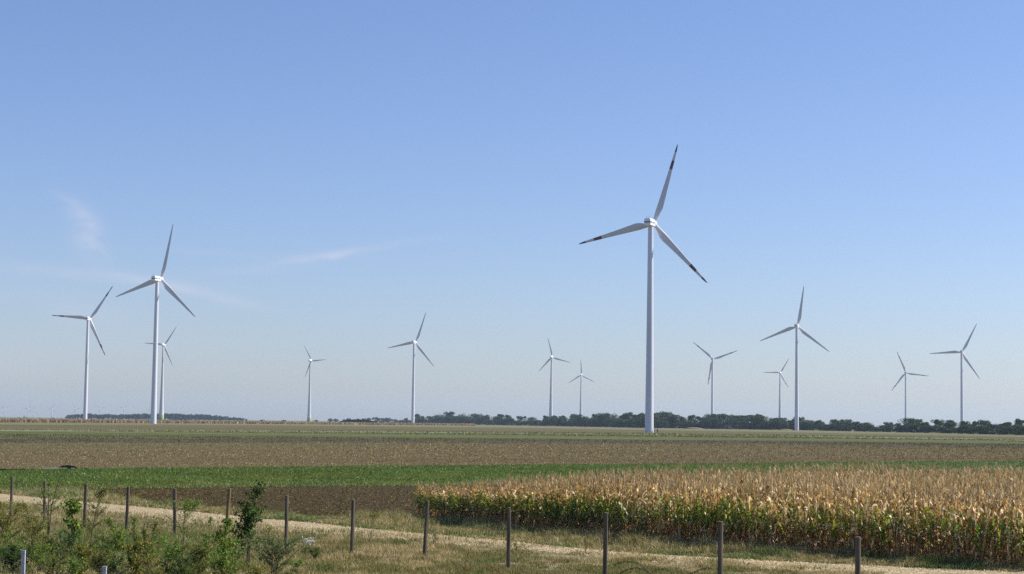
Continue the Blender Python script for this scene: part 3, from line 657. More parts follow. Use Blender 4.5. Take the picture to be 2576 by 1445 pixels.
for (hx, hy), tips, lab in FT:
    sm = lab.startswith('smaller') or 'cut by' in lab
    turbine(lab, tips, hx, 36, 'egg', False, D=12900 if sm else 11500, phi=.25, hubpx=(hx, hy), group='tiny far turbines on the left horizon', detail=False)

# ------------------------------------------------------------------ trees
def crown_mesh(name, r, h, w, nclump, nleaf, leaf, low=.25, pal=((.034, .060, .018), (.055, .088, .024), (.026, .045, .016), (.085, .11, .036)), sparse=0.0):
    V, T, C = [], [], []
    cl = []
    for i in range(nclump):
        t = r.uniform(low, 1.0); env = math.sqrt(max(.05, 1 - ((t - (.5 + low / 2)) / (.55)) ** 2)); a = r.uniform(0, 6.28); q = r.uniform(.15, .9) * w / 2 * env
        s = r.uniform(.13, .26) * w; zc = min(t * h, h - s * .75); cl.append((q * math.cos(a), q * math.sin(a), zc, s, s * r.uniform(.65, .95)))
    per = nleaf // nclump
    for (cx, cy, cz, s, sz) in cl:
        d = r.normal(0, 1, (per, 3)); d /= np.linalg.norm(d, axis=1)[:, None]; rad = r.uniform(.45, 1.08, per) ** .6
        P = np.c_[cx + d[:, 0] * s * rad, cy + d[:, 1] * s * rad, cz + d[:, 2] * sz * rad]
        nrm = d * .8 + r.normal(0, .6, (per, 3)); nrm /= np.linalg.norm(nrm, axis=1)[:, None]
        a = np.cross(nrm, (0.3, 0.1, 1.)); a /= np.linalg.norm(a, axis=1)[:, None]; b = np.cross(nrm, a); sc = (leaf * r.uniform(.6, 1.4, per))[:, None]
        V.append(np.stack([P - a * sc, P - b * sc * .7, P + a * sc, P + b * sc * .7], 1).reshape(-1, 3))
        pc = np.array(pal)[r.choice(len(pal), per)] * r.uniform(.75, 1.25) * r.uniform(.85, 1.15, (per, 1)); C.append(np.repeat(pc, 4, 0))
    V = np.concatenate(V); V[:, 2] = np.maximum(V[:, 2], .1); n = len(V) // 4
    return mesh(name, V, np.arange(n * 4).reshape(n, 4), MAT_CROWN, col=np.concatenate(C))
def trunk_mesh(r, h, rad, limbs=4):
    mb = MB(); mb.tube([(0, 0, -.3), (r.normal(0, .1), r.normal(0, .1), h * .35), (r.normal(0, .3), r.normal(0, .3), h * .8)], [rad, rad * .7, rad * .25], 7)
    for i in range(limbs):
        a = r.uniform(0, 6.28); z = h * r.uniform(.25, .5); l = h * r.uniform(.2, .35); mb.tube([(0, 0, z), (l * .6 * math.cos(a), l * .6 * math.sin(a), z + l * .6), (l * math.cos(a), l * math.sin(a), z + l * 1.1)], [rad * .4, rad * .25, rad * .1], 5)
    return mb.build('trunk', MAT_BARK)
tr = np.random.default_rng(5); TALL, BUSH, FARW = [], [], []
def proto(name, crown, trunk):
    e = empty(name, (0, 0, -50)); crown.parent = e; trunk.parent = e; return e
for i in range(8): TALL.append((proto('tree', crown_mesh('crown', tr, 10, [7.5, 9, 8, 10][i % 4], 13 + i, 2600, .26, low=[.42, .5, .35, .3][i % 4]), trunk_mesh(tr, 10, .28)), [0]))
for i in range(6): BUSH.append((proto('tree', crown_mesh('crown', tr, 10, 12, 22, 3000, .34, low=.10), trunk_mesh(tr, 8, .25, 3)), [0]))
for i in range(4): FARW.append((proto('tree', crown_mesh('crown', tr, 10, 12.5, 16, 1500, .5, low=.12, pal=((.04, .065, .03), (.055, .085, .035), (.035, .055, .03))), trunk_mesh(tr, 8, .25, 3)), [0]))
def place_tree(bank, i, px, Y, ytop=None, H=None, wf=1.0, label='', group=None):
    e, cnt = bank[i % len(bank)]; p = at(px, hor(px), Y); z0 = float(gz(Y))
    if H is None: H = float(at(px, ytop, Y)[2] - z0)
    o = e if cnt[0] == 0 else copy_tree(e); cnt[0] += 1
    o.location = (p[0], Y, z0); s = H / 10; o.scale = (s * wf, s * wf, s); o.rotation_euler = (0, 0, float(tr.uniform(0, 6.28))); tag(o, label, 'tree', group)
beltD = lambda x: float(np.interp(x, [1000, 1130, 1290, 1440, 1633, 1900, 2004, 2200, 2400, 2576, 2800], [3200, 3000, 2650, 2350, 2000, 1900, 1850, 1560, 1330, 1180, 1060]))
tops = [(1010, 1057), (1022, 1052), (1048, 1040), (1060, 1047), (1080, 1047), (1129, 1036), (1145, 1047), (1162, 1041), (1177, 1047), (1192, 1041), (1207, 1042), (1227, 1044), (1259, 1042), (1279, 1044), (1311, 1047), (1337, 1050), (1372, 1046), (1395, 1044), (1418, 1044), (1447, 1042), (1470, 1046), (1496, 1042), (1522, 1039), (1542, 1041), (1565, 1042), (1581, 1037.5), (1598, 1043), (1613, 1037), (1649, 1039), (1672, 1036), (1695, 1043), (1718, 1048), (1740, 1044), (1762, 1048), (1789, 1041), (1815, 1041), (1838, 1044), (1861, 1045), (1890, 1044), (1911, 1042), (1947, 1052), (1963, 1051), (1997, 1051), (2011, 1049), (2034, 1057), (2060, 1057), (2101, 1055), (2127, 1055), (2153, 1061), (2180, 1063), (2235, 1062), (2258, 1065), (2284, 1052), (2306, 1055), (2332, 1062), (2362, 1055), (2391, 1057), (2427, 1059), (2453, 1058), (2472, 1057), (2492, 1064), (2514, 1066), (2534, 1062), (2560, 1054), (2590, 1060)]
marks = [(1000, 1090, 'at the belt left end beside the plain tower'), (1090, 1200, 'in the belt stretch around the bare tree'), (1200, 1300, 'in the belt just left of picture centre'), (1300, 1437, 'before the taller tapered tower'), (1437, 1530, 'just right of the narrow gap in the belt'), (1530, 1632, 'close left of the largest turbine tower'), (1632, 1720, 'close right of the largest turbine tower'), (1720, 1800, 'before the raised blade turbine'), (1800, 1930, 'between the raised blade turbine and the open notch'), (1930, 2003, 'close left of the tall right hand tower'), (2003, 2100, 'close right of the tall right hand tower'), (2100, 2220, 'in the low even right stretch'), (2220, 2330, 'below the dark tipped turbine'), (2330, 2440, 'before the rightmost turbine'), (2440, 2900, 'at the belt end by the right edge')]
seccount = {}
def section(x):
    for a, b, s in marks:
        if a <= x < b: return s
    return marks[0][2]
prev = None
for i, (x, y) in enumerate(tops):
    s = section(x); seccount[s] = seccount.get(s, 0) + 1; k = seccount[s]
    lab = 'tall round crowned tree number'.replace(' number', '') + ' ' + s
    nth = ['first', 'second', 'third', 'fourth', 'fifth', 'sixth', 'seventh', 'eighth'][k - 1]
    place_tree(TALL, int(tr.integers(8)), x, beltD(x) + float(tr.uniform(-15, 25)), y, wf=float(tr.uniform(1.0, 1.3)), label='%s tall tree from the left %s' % (nth, s), group='tall trees of the dark belt')
x = 1006.0
while x < 2640:
    if not (1434 < x < 1442 or 1925 < x < 1933):
        ys = np.interp(x, [p[0] for p in tops], [p[1] for p in tops]); D = beltD(x) - float(tr.uniform(5, 45)); gb = hor(x) + 3.8 * F / D
        frac = float(tr.choice([tr.uniform(.42, .62), tr.uniform(.62, .9)])); yt = gb - (gb - ys) * frac
        place_tree(BUSH, int(tr.integers(6)), x, D, yt, wf=float(tr.uniform(1.5, 2.1)), label='low dense bush ' + section(x), group='low bushes of the dark belt')
    x += float(tr.uniform(.5, 1.0)) * np.interp(x, [1000, 2000, 2600], [13.5, 16.5, 22])
# bare tree sticking out of the belt
mb = MB(); br = np.random.default_rng(3)
def twig(p, d, l, r, dep):
    q = p + d * l; mb.tube([p, (p + q) / 2 + br.normal(0, l * .05, 3), q], [r, r * .8, r * .6], 4, False)
    if dep:
        for _ in range(3): nd = d + br.normal(0, .45, 3); nd[2] = abs(nd[2]) * .8 + .2; nd /= np.linalg.norm(nd); twig(q, nd, l * .68, r * .55, dep - 1)
twig(np.zeros(3), np.array((0, 0, 1.)), 6.5, .3, 4)
bt = mb.build('bare_tree', plain('bare_branches', (.28, .25, .24), .9, .1)); p = at(1102, hor(1102), 3020); bt.location = (p[0], 3020, .5)
bt.scale = (1.15,) * 3; tag(bt, 'pale leafless tree rising above the left part of the dark belt', 'tree')
# far wood at left
wt = [(168, 1048), (176, 1043.5), (195, 1041.5), (212, 1042), (228, 1039.5), (240, 1042), (252, 1043), (273, 1041), (290, 1043), (308, 1042), (325, 1041), (352, 1041), (371, 1039.5), (395, 1041), (420, 1039.5), (445, 1041), (470, 1042), (496, 1042), (521, 1043.5), (553, 1046), (586, 1049.5), (605, 1051.5), (619, 1053)]
x = 168.0
while x < 622:
    ys = np.interp(x, [p[0] for p in wt], [p[1] for p in wt]) + float(tr.uniform(-.8, 1.4))
    sname = 'left of the leftmost large tower' if x < 212 else ('between the two large left towers' if x < 386 else ('behind the green footed tower' if x < 470 else 'thinning out towards the right'))
    place_tree(FARW, int(tr.integers(4)), x, 4300 + float(tr.uniform(0, 250)), ys, wf=float(tr.uniform(.9, 1.2)), label='hazy blue green tree of the far wood, ' + sname, group='trees of the far wood on the left horizon'); x += float(tr.uniform(5.5, 10))
for (x, ys, w, lab) in [(48, 1049.5, 1.6, 'low hazy bush on the horizon near the left edge'), (66, 1050, 2.0, 'wider hazy bush on the horizon near the left edge'), (100, 1051, 2.2, 'flat hazy bush below the single tiny turbine'), (133, 1051, 2.4, 'flat hazy bush left of the far wood'),
        (832, 1052.5, 1.1, 'first hazy tree of the small clump left of the dark mound'), (845, 1053, 1, 'second hazy tree of the small clump left of the dark mound'), (866, 1055, .9, 'small round hazy tree before the dark mound'), (877, 1052.5, 1, 'larger round hazy tree before the dark mound'),
        (902, 1053, 1, 'hazy tree behind the left flank of the dark mound'), (915, 1053, 1, 'hazy tree behind the top of the dark mound'), (927, 1051.5, 1, 'taller hazy tree behind the dark mound'), (945, 1049.5, 1.1, 'tallest round hazy tree right of the dark mound'),
        (960, 1052, 1.4, 'hazy tree sloping down right of the tallest one'), (975, 1051.5, 1.5, 'broad pale green hazy tree right of the mound'), (992, 1055, 1.8, 'low hazy tree right of the broad pale one'), (1008, 1057.5, 2, 'low hazy bush near the belt left end'),
        (660, 1056, 2.6, 'flat hazy bush right of the far wood'), (715, 1057, 2.6, 'flat hazy bush left of the lone turbine'), (795, 1057, 2.2, 'flat hazy bush right of the lone turbine')]:
    place_tree(FARW, int(tr.integers(4)), x, 4100 if x > 640 else 4800, ys, wf=w, label=lab)
mb = MB(); mb.tube([(0, 0, 0), (0, 0, 4), (0, 0, 9)], [2.2, 1.8, .15], 9); ct = mb.build('conifer', plain('hazy_conifer', (.09, .09, .06), .9, .1, .4, 1)); p = at(60.6, 1050, 4600); ct.location = (p[0], 4600, .5); ct.scale = (.75, .75, .85)
tag(ct, 'small pointed conifer on the horizon between two tiny turbines', 'tree')
for bank in (TALL, BUSH, FARW):
    for e, cnt in bank:
        if cnt[0] == 0:
            for c in list(e.children): bpy.data.objects.remove(c)
            bpy.data.objects.remove(e)

# ------------------------------------------------------------------ small things in the fields
# covered mound on the horizon
def dome(name, cx, w, d, h, mat, n=24, m=8, sx=0):
    V = []
    for j in range(m + 1):
        t = j / m; rr = math.cos(t * math.pi / 2); zz = h * math.sin(t * math.pi / 2)
        for k in range(n): a = 2 * math.pi * k / n; V.append((w / 2 * rr * math.cos(a) + rng.normal(0, w * .002), d / 2 * rr * math.sin(a), zz + rng.normal(0, h * .02)))
    Fc = [(j * n + k, j * n + (k + 1) % n, (j + 1) * n + (k + 1) % n, (j + 1) * n + k) for j in range(m) for k in range(n)]
    o = mesh(name, V, Fc, mat, smooth=True); o.location = tuple(cx); return o
p = at(900, hor(900), 2300); o = dome('covered_heap', (p[0], 2300, .5), 54, 14, 5.6, MAT_TARP); tag(o, 'long dark sheeted mound on the horizon right of the lone turbine', 'mound')
mb = MB(); mb.box((6, -7.4, .8), (6, .6, 1.4)); c = mb.build('white_sheet', MAT_SHEETW, o)
p = G(np.array(165.), np.array(1182.5)); o = dome('covered_heap', (p[0], p[1] + .8, 0.02), 1.7, 1.5, .34, MAT_TARP); o.rotation_euler = (0, 0, .3)
tag(o, 'small black plastic covered heap at the edge of the green field', 'heap')
mb = MB(); mb.box((-.5, -.65, .12), (1.5, .15, .05), .1); mb.box((-1.6, -.75, .10), (1.0, .2, .05), .05); mb.box((.35, -.7, .1), (.3, .15, .07)); mb.build('white_sheet', MAT_SHEETW, o)
A = G(np.array([-260., 64.]), np.array([1184.5, 1184.]))
V = []
for i in range(30):
    q = A[0] + (A[1] - A[0]) * i / 29; hh_ = .10 + .05 * rng.uniform() ; V += [(q[0], q[1] - .25, .02), (q[0], q[1] - .1, hh_), (q[0], q[1] + .15, hh_ * .8), (q[0], q[1] + .3, .02)]
tag(mesh('plastic_sheet', V, [(i * 4 + k, i * 4 + 4 + k, i * 4 + 5 + k, i * 4 + 1 + k) for i in range(29) for k in range(3)], MAT_TARP), 'long low black plastic sheet along the green field at the left edge', 'plastic sheet')
# straw heap, timber frame, marker posts
o = dome('straw_heap', (*at(1745, hor(1745), 1800)[:1], 1800, .5), 17, 5, 1.5, MAT_STRAW, 18, 5); tag(o, 'low tan straw heap in front of the belt right of the largest turbine', 'straw heap')
o = dome('straw_heap', (*at(1975, hor(1975), 1780)[:1], 1780, .5), 12, 4, 1.0, MAT_STRAW, 18, 5); tag(o, 'flat pale straw heap close left of the tall right hand tower', 'straw heap')
fr_ = empty('timber_shelter', (at(1831, hor(1831), 1780)[0], 1780, .5), 0, 'pale open timber frame shelter at the foot of the tree belt', 'shelter')
w_ = 6.6
for xx in (-w_ / 2, -w_ / 2 + 1.3, .4, w_ / 2): mb = MB(); mb.box((xx, 0, 1.5), (.3, .3, 3.0)); mb.build('post', MAT_PALEWOOD, fr_)
mb = MB(); mb.box((0.2, 0, 3.15), (w_ + .2, .35, .3)); mb.build('beam', MAT_PALEWOOD, fr_); mb = MB(); mb.box((1.95, .3, 1.2), (2.7, .1, 2.3)); mb.build('panel', MAT_STRAW, fr_)
mb = MB(); mb.tube([(0, 0, 0), (0, 0, 1.7)], .28, 8); o = mb.build('marker_post', MAT_BARK); q = at(1654.5, hor(1654.5), 880); o.location = (q[0], 880, .5); tag(o, 'short dark post in the field just right of the largest turbine', 'marker post')
q = G(np.array(1939.5), np.array(1163.)); mb = MB(); mb.tube([(0, 0, 0), (0, 0, .6)], .03, 6); mb.tube([(0, 0, .35), (0, 0, .62)], .05, 6); o = mb.build('marker_stake', MAT_ORANGE); o.location = tuple(q); tag(o, 'thin orange marker stake at the far edge of the green field', 'stake')

# ------------------------------------------------------------------ fences
pp = [(27, 1200), (111, 1210), (212, 1218), (318, 1225), (440, 1229), (567, 1229), (720, 1247), (885, 1258), (1067, 1260), (1279, 1277), (1522, 1290), (1811, 1312), (2158, 1351)]
pbase = pl([(27, 1300), (212, 1331), (318, 1336), (720, 1382), (885, 1393), (1067, 1409), (1278, 1437), (1522, 1463), (1811, 1492), (2158, 1527)])
fx = []; 
for x, yt in pp:
    g_ = G(np.array(float(x)), pbase(np.array(float(x)))); top = at(x, yt, g_[1]); fx.append((g_, float(top[2])))
fence = empty('wire_fence', fx[0][0], 0, 'fence of round weathered wooden posts with thin wire along the path', 'fence'); fo = np.array(fx[0][0])
fr2 = np.random.default_rng(2)
for i, (g_, h) in enumerate(fx):
    lx, ly = fr2.normal(0, .018), 0.0; r0 = .062 * fr2.uniform(.93, 1.12); b = g_ - fo; n = 14
    ring = []
    for (z, rr) in ((-.3, 1), (0, 1.02), (h * .3, 1.0), (h * .6, .98), (h - .02, .95), (h, .88)):
        for k in range(n): a = 2 * math.pi * k / n; q = r0 * rr * (1 + .05 * math.sin(3 * a + i) + fr2.normal(0, .012)); ring.append((b[0] + lx * z + q * math.cos(a), b[1] + q * math.sin(a), z + b[2]))
    Fc = [(j * n + k, j * n + (k + 1) % n, (j + 1) * n + (k + 1) % n, (j + 1) * n + k) for j in range(5) for k in range(n)] + [tuple(5 * n + k for k in range(n))]
    o = mesh('post', ring, Fc, None, fence, mats=[MAT_WOOD2 if i == 5 else MAT_WOOD, MAT_WOODEND], midx=[0] * (5 * n) + [1])
    if i == 5: o['label'] = 'browner post behind the tall dark sapling'
mb = MB()
for hfrac in (.08, .25, .42, .6, .78, .93):
    for (a, ha), (b, hb) in zip(fx[:-1], fx[1:]):
        A_ = a - fo + (0, -.07, min(ha, 1.7) * hfrac); B_ = b - fo + (0, -.07, min(hb, 1.7) * hfrac); mb.tube([A_, (A_ + B_) / 2 - (0, 0, .01), B_], .0016, 3, False)
for (a, ha), (b, hb) in zip(fx[:-1], fx[1:]):
    L_ = np.linalg.norm(b - a); nn = int(L_ / .2)
    for k in range(1, nn):
        c_ = a - fo + (b - a) * k / nn + (0, -.07, 0); mb.tube([c_, c_ + (0, 0, min(ha, hb, 1.7) * .93)], .0011, 3, False)
mb.build('wire_mesh', MAT_WIRE, fence)
# nearer fence with metal posts
near = [(59.5, 1386, 38), (263, 1427, 35.3)]
nf = empty('metal_post_fence', (at(59.5, 1386, 38)[0], 38, 0), 0, 'nearer fence with pale square metal posts at the bottom left', 'fence'); no = np.array(nf.location); tp = []
for x, yt, Y in near:
    t_ = at(x, yt, Y); mb = MB(); mb.box((t_[0] - no[0], t_[1] - no[1], t_[2] / 2), (.075, .075, t_[2])); mb.box((t_[0] - no[0], t_[1] - no[1], t_[2] + .006), (.085, .085, .012)); mb.build('post', MAT_GALV, nf); tp.append(t_ - no)
mb = MB(); ext = [tp[0] - (tp[1] - tp[0]), tp[0], tp[1], tp[1] + (tp[1] - tp[0])]
for dz_ in (.05, .25, .45): 
    for a, b in zip(ext[:-1], ext[1:]): mb.tube([a - (0, .05, dz_), (a + b) / 2 - (0, .05, dz_ + .03), b - (0, .05, dz_)], .003, 4, False)
mb.build('wire', MAT_WIRE, nf)

# ------------------------------------------------------------------ shrubs and saplings
PG = dict(dark=[(.045, .09, .014), (.08, .15, .024), (.03, .07, .012)], mid=[(.16, .25, .032), (.24, .33, .045), (.085, .155, .02)],
          olive=[(.17, .22, .03), (.23, .26, .04), (.10, .15, .022), (.28, .18, .03)], yellow=[(.26, .25, .04), (.36, .22, .04), (.16, .20, .03), (.13, .18, .03), (.10, .15, .03)],
          red=[(.20, .13, .03), (.13, .19, .03), (.11, .17, .03), (.16, .20, .035)], bright=[(.15, .26, .03), (.20, .32, .04), (.10, .19, .025)], grey=[(.10, .16, .045), (.16, .22, .07), (.06, .10, .025)])
def shrub(label, bx, by, ty, wpx, pal, nstem=1, nbr=16, nleaf=520, leaf=.055, shape='cone', low=.12, tipthin=0.0, cat='shrub', name='shrub', droop=0.2, long_=1.6):
    r = np.random.default_rng(int(bx * 13 + by)); g_ = G(np.array(float(bx)), np.array(float(by))); H = float(at(bx, ty, g_[1])[2]); Wd = wpx / F * g_[1] / 2 * 1.15
    root = empty(name, g_, 0, label, cat, None); mb = MB(); ends = []
    nbr = int(nbr * 1.7); leaf *= .8
    for s in range(nstem):
        lean = r.normal(0, .05 + .10 * (nstem > 1), 2) * H; hs = H * (1 if s == 0 else r.uniform(.55, .9)); off = r.normal(0, .04, 2) * (nstem > 1)
        P_ = [np.array((off[0] + lean[0] * t * t + r.normal(0, .012), off[1] + lean[1] * t * t, hs * t)) for t in np.linspace(0, 1, 6)]
        P_[0][2] = -.05; mb.tube(P_, np.linspace(.016, .003, 6) * (H / 1.3 if H > 1 else .8), 5, False)
        for b in range(nbr // nstem):
            t = r.uniform(low, .95); base = P_[min(int(t * 5), 4)] * (1 - (t * 5) % 1) + P_[min(int(t * 5) + 1, 5)] * ((t * 5) % 1)
            env = {'cone': (1 - t) ** .6 + .15, 'round': math.sqrt(max(.05, 1 - ((t - .5) / .55) ** 2)), 'top': .45 + .55 * t if t < .75 else 1.6 - t, 'vase': .75 + .3 * t - .6 * max(0, t - .6)}[shape]
            env *= (1 - tipthin * max(0, t - .55) / .45); a = r.uniform(0, 6.28); l = Wd * env * r.uniform(.6, 1.15); upk = r.uniform(.5, 1.2)
            q = base + np.array((l * math.cos(a), l * math.sin(a), l * upk)); q[2] = min(q[2], H); m_ = (base + q) / 2 + (0, 0, -.03 * l); mb.tube([base, m_, q], [.006, .004, .002], 4, False); ends.append((base, m_, q))
        ends.append((P_[3], P_[4], P_[5])); ends.append((P_[4], (P_[4] + P_[5]) / 2, P_[5]))
    mb.build('stems', MAT_TWIG, root)
    n = int(nleaf * 1.7); e = r.integers(0, len(ends), n); E = np.array(ends); t = r.uniform(.15, 1.03, n)[:, None]
    c = (1 - t) ** 2 * E[e, 0] + 2 * t * (1 - t) * E[e, 1] + t ** 2 * E[e, 2] + r.normal(0, leaf * .5, (n, 3)); c[:, 2] = np.maximum(c[:, 2], .02)
    a = r.uniform(0, 6.28, n); el_ = r.normal(-droop, .5, n); d = np.stack([np.cos(a) * np.cos(el_), np.sin(a) * np.cos(el_), np.sin(el_)], -1); side = np.stack([-np.sin(a), np.cos(a), r.normal(0, .45, n)], -1); side /= np.linalg.norm(side, axis=1)[:, None]
    ll = (1.2 * leaf * r.uniform(.6, 1.3, n))[:, None]; ww = ll / long_ * .55; nn = np.cross(d, side)
    b0 = c; m1 = c + d * ll * .5 + side * ww + nn * ll * .1; m2 = c + d * ll * .5 - side * ww + nn * ll * .1; tt = c + d * ll - nn * ll * .05; md = c + d * ll * .5
    V = np.stack([b0, m1, tt, m2, md], 1).reshape(-1, 3); k = np.arange(n)[:, None] * 5; T = np.concatenate([k + [0, 4, 1], k + [4, 2, 1], k + [0, 3, 4], k + [4, 3, 2]], 0)
    pl_ = np.array(PG[pal] if isinstance(pal, str) else pal); cc = pl_[r.integers(0, len(pl_), n)] * r.uniform(.8, 1.25, (n, 1))
    mesh('foliage', V, T, MAT_LEAF, root, col=np.repeat(cc, 5, 0)); return root
SH = [
 ('bushy olive shrub cut by the left frame edge before the first fence post', 14, 1372, 1262, 120, 'olive', dict(nstem=4, nbr=36, nleaf=1500, shape='round', leaf=.06)),
 ('tall slender sapling with a thin whip top next to the second fence post', 122, 1352, 1152, 80, 'mid', dict(nstem=3, nbr=26, nleaf=900, shape='cone', tipthin=1, leaf=.05)),
 ('loose yellowish green shrub behind the nearer metal post', 78, 1392, 1268, 90, 'olive', dict(nstem=3, nbr=24, nleaf=900, shape='round', leaf=.06)),
 ('dark broad leaved sapling left of the third fence post', 183, 1395, 1260, 62, 'mid', dict(nbr=16, nleaf=620, shape='top', leaf=.10, long_=1.3, droop=.7)),
 ('narrow leaved brownish green sapling right of the third fence post', 226, 1405, 1230, 70, 'red', dict(nbr=24, nleaf=700, shape='cone', leaf=.075, long_=3, droop=.5)),
 ('grey green leafy shrub below the broad leaved sapling', 158, 1432, 1335, 80, 'grey', dict(nstem=3, nbr=20, nleaf=800, shape='round', leaf=.06)),
 ('dark low shrub in the bottom left corner behind the metal post', 28, 1450, 1375, 110, 'dark', dict(nstem=4, nbr=24, nleaf=1100, shape='round', leaf=.06)),
 ('mid green shrub just right of the nearer metal post', 96, 1448, 1372, 90, 'mid', dict(nstem=4, nbr=24, nleaf=900, shape='round', leaf=.06)),
 ('green shrub at the foot of the fourth fence post', 290, 1400, 1305, 62, 'mid', dict(nstem=2, nbr=18, nleaf=700, shape='round', leaf=.07)),
 ('thin small sapling right of the fourth fence post', 338, 1382, 1303, 28, 'mid', dict(nbr=10, nleaf=200, leaf=.06)),
 ('red brown leaved shrub between the fourth and fifth posts', 374, 1430, 1312, 60, 'red', dict(nstem=3, nbr=22, nleaf=900, shape='round', leaf=.06)),
 ('yellow and orange leaved shrub at the bottom by the second metal post', 338, 1462, 1362, 84, 'yellow', dict(nstem=3, nbr=22, nleaf=900, shape='round', leaf=.075, droop=.8)),
 ('spreading open sapling right of the fifth fence post', 460, 1412, 1258, 100, 'mid', dict(nbr=30, nleaf=800, shape='vase', leaf=.055, low=.35)),
 ('small leafy branchlet plant between two dark saplings', 530, 1395, 1302, 42, 'bright', dict(nstem=2, nbr=10, nleaf=260, leaf=.06)),
 ('narrow dark sapling right at the browner fence post', 562, 1425, 1305, 62, 'mid', dict(nbr=24, nleaf=760, shape='cone', leaf=.075, droop=.6)),
 ('tallest dark green sapling standing alone with bare lower stem', 624, 1432, 1209, 92, 'dark', dict(nstem=3, nbr=26, nleaf=900, shape='cone', leaf=.10, low=.3, droop=.5, name='sapling')),
 ('wide airy grey green shrub at the foot of the seventh post', 690, 1460, 1352, 120, 'grey', dict(nstem=5, nbr=46, nleaf=1700, shape='round', leaf=.05)),
 ('bright green shrub at the foot of the spreading open sapling', 425, 1456, 1350, 76, 'bright', dict(nstem=3, nbr=20, nleaf=760, shape='round', leaf=.065)),
 ('dark shrub between the orange leaved shrub and the metal post', 258, 1470, 1384, 84, 'red', dict(nstem=3, nbr=20, nleaf=900, shape='round', leaf=.06)),
 ('olive shrub at the bottom below the reddish sapling', 205, 1462, 1368, 76, 'olive', dict(nstem=3, nbr=20, nleaf=900, shape='round', leaf=.065)),
 ('reddish low shrub at the bottom left of the tallest sapling', 500, 1456, 1362, 90, 'red', dict(nstem=4, nbr=24, nleaf=950, shape='round', leaf=.065)),
 ('green low shrub at the bottom under the narrow dark sapling', 560, 1466, 1382, 86, 'mid', dict(nstem=4, nbr=24, nleaf=900, shape='round', leaf=.06)),
 ('yellowing wispy shrub right of the tallest sapling', 676, 1400, 1318, 40, 'yellow', dict(nbr=12, nleaf=200, leaf=.05)),
 ('small dark weed bush right of the eighth post foot area', 790, 1412, 1376, 34, 'dark', dict(nstem=3, nbr=12, nleaf=300, shape='round', leaf=.04)),
 ('tiny dry weed with bare stems beside the ninth post', 1094, 1372, 1336, 26, 'red', dict(nstem=4, nbr=10, nleaf=60, shape='vase', leaf=.03)),
 ('slim green weed standing on the path edge after the tenth post', 1474, 1396, 1352, 14, 'olive', dict(nbr=8, nleaf=90, leaf=.04)),
 ('slim green weed further left on the path edge', 1300, 1390, 1362, 14, 'mid', dict(nbr=8, nleaf=90, leaf=.04)),
 ('dark grassy bush at the corner of the corn field', 935, 1312, 1292, 46, 'olive', dict(nstem=5, nbr=16, nleaf=300, shape='round', leaf=.05)),
]
SH += [
 ('small green shrub left of the nearer metal post', 20, 1425, 1340, 70, 'mid', dict(nstem=3, nbr=18, nleaf=600, shape='round')),
 ('low olive shrub right behind the nearer metal post', 120, 1405, 1345, 60, 'olive', dict(nstem=3, nbr=16, nleaf=500, shape='round')),
 ('reddish low shrub right of the nearer metal post', 140, 1468, 1398, 70, 'red', dict(nstem=3, nbr=18, nleaf=600, shape='round')),
 ('bright low shrub between the nearer metal posts', 178, 1478, 1405, 60, 'bright', dict(nstem=3, nbr=16, nleaf=450, shape='round')),
 ('dark low shrub above the second metal post', 262, 1425, 1350, 56, 'dark', dict(nstem=2, nbr=16, nleaf=500, shape='round')),
 ('grey green low shrub right of the second metal post', 300, 1470, 1395, 62, 'grey', dict(nstem=3, nbr=18, nleaf=520, shape='round')),
 ('thin reddish weed left of the fifth fence post', 405, 1392, 1330, 30, 'red', dict(nstem=2, nbr=9, nleaf=130)),
 ('yellow tinged shrub right of the orange leaved one', 384, 1476, 1395, 70, 'yellow', dict(nstem=3, nbr=18, nleaf=480, shape='round')),
 ('dark low shrub under the spreading open sapling', 462, 1470, 1400, 74, 'dark', dict(nstem=3, nbr=18, nleaf=620, shape='round')),
 ('grey green plant left of the tallest sapling', 590, 1420, 1362, 44, 'grey', dict(nstem=3, nbr=12, nleaf=260, shape='round')),
 ('bright leafy sprig between the browner post and the tallest sapling', 598, 1402, 1352, 22, 'bright', dict(nbr=8, nleaf=120)),
 ('olive bush behind the second fence post', 92, 1360, 1300, 62, 'olive', dict(nstem=3, nbr=16, nleaf=420, shape='round')),
 ('small olive weed beside the fourth fence post', 330, 1362, 1322, 26, 'olive', dict(nstem=2, nbr=8, nleaf=110)),
 ('low mixed shrub right of the tallest sapling at the bottom', 640, 1480, 1418, 70, 'olive', dict(nstem=3, nbr=18, nleaf=500, shape='round')),
 ('small leafy weed at the bottom left of the eighth post', 745, 1448, 1408, 40, 'bright', dict(nstem=3, nbr=10, nleaf=160, shape='round')),
 ('low weed tuft below the white flowering plant', 770, 1400, 1372, 26, 'grey', dict(nstem=3, nbr=8, nleaf=90, shape='round')),
]
for lab, bx, by, ty, w, pal, kw in SH: shrub(lab, bx, by, ty, w, pal, **kw)
# white flowering plant
g_ = G(np.array(775.), np.array(1378.)); fl = empty('flowering_plant', g_, 0, 'small plant with white flower heads between the seventh and eighth posts', 'plant'); mb = MB(); hd = MB(); r = np.random.default_rng(9)
for i in range(26):
    a = r.uniform(0, 6.28); q = r.uniform(.05, .28); h = r.uniform(.12, .34); e_ = np.array((q * math.cos(a), q * math.sin(a), h)); mb.tube([(0, 0, 0), e_ * .6, e_], .003, 4, False)
    for k in range(4): c = e_ + r.normal(0, .02, 3); hd.box(c, (.028, .028, .008), r.uniform(0, 3))
mb.build('stems', MAT_TWIG, fl); hd.build('flowers', MAT_PETAL, fl)
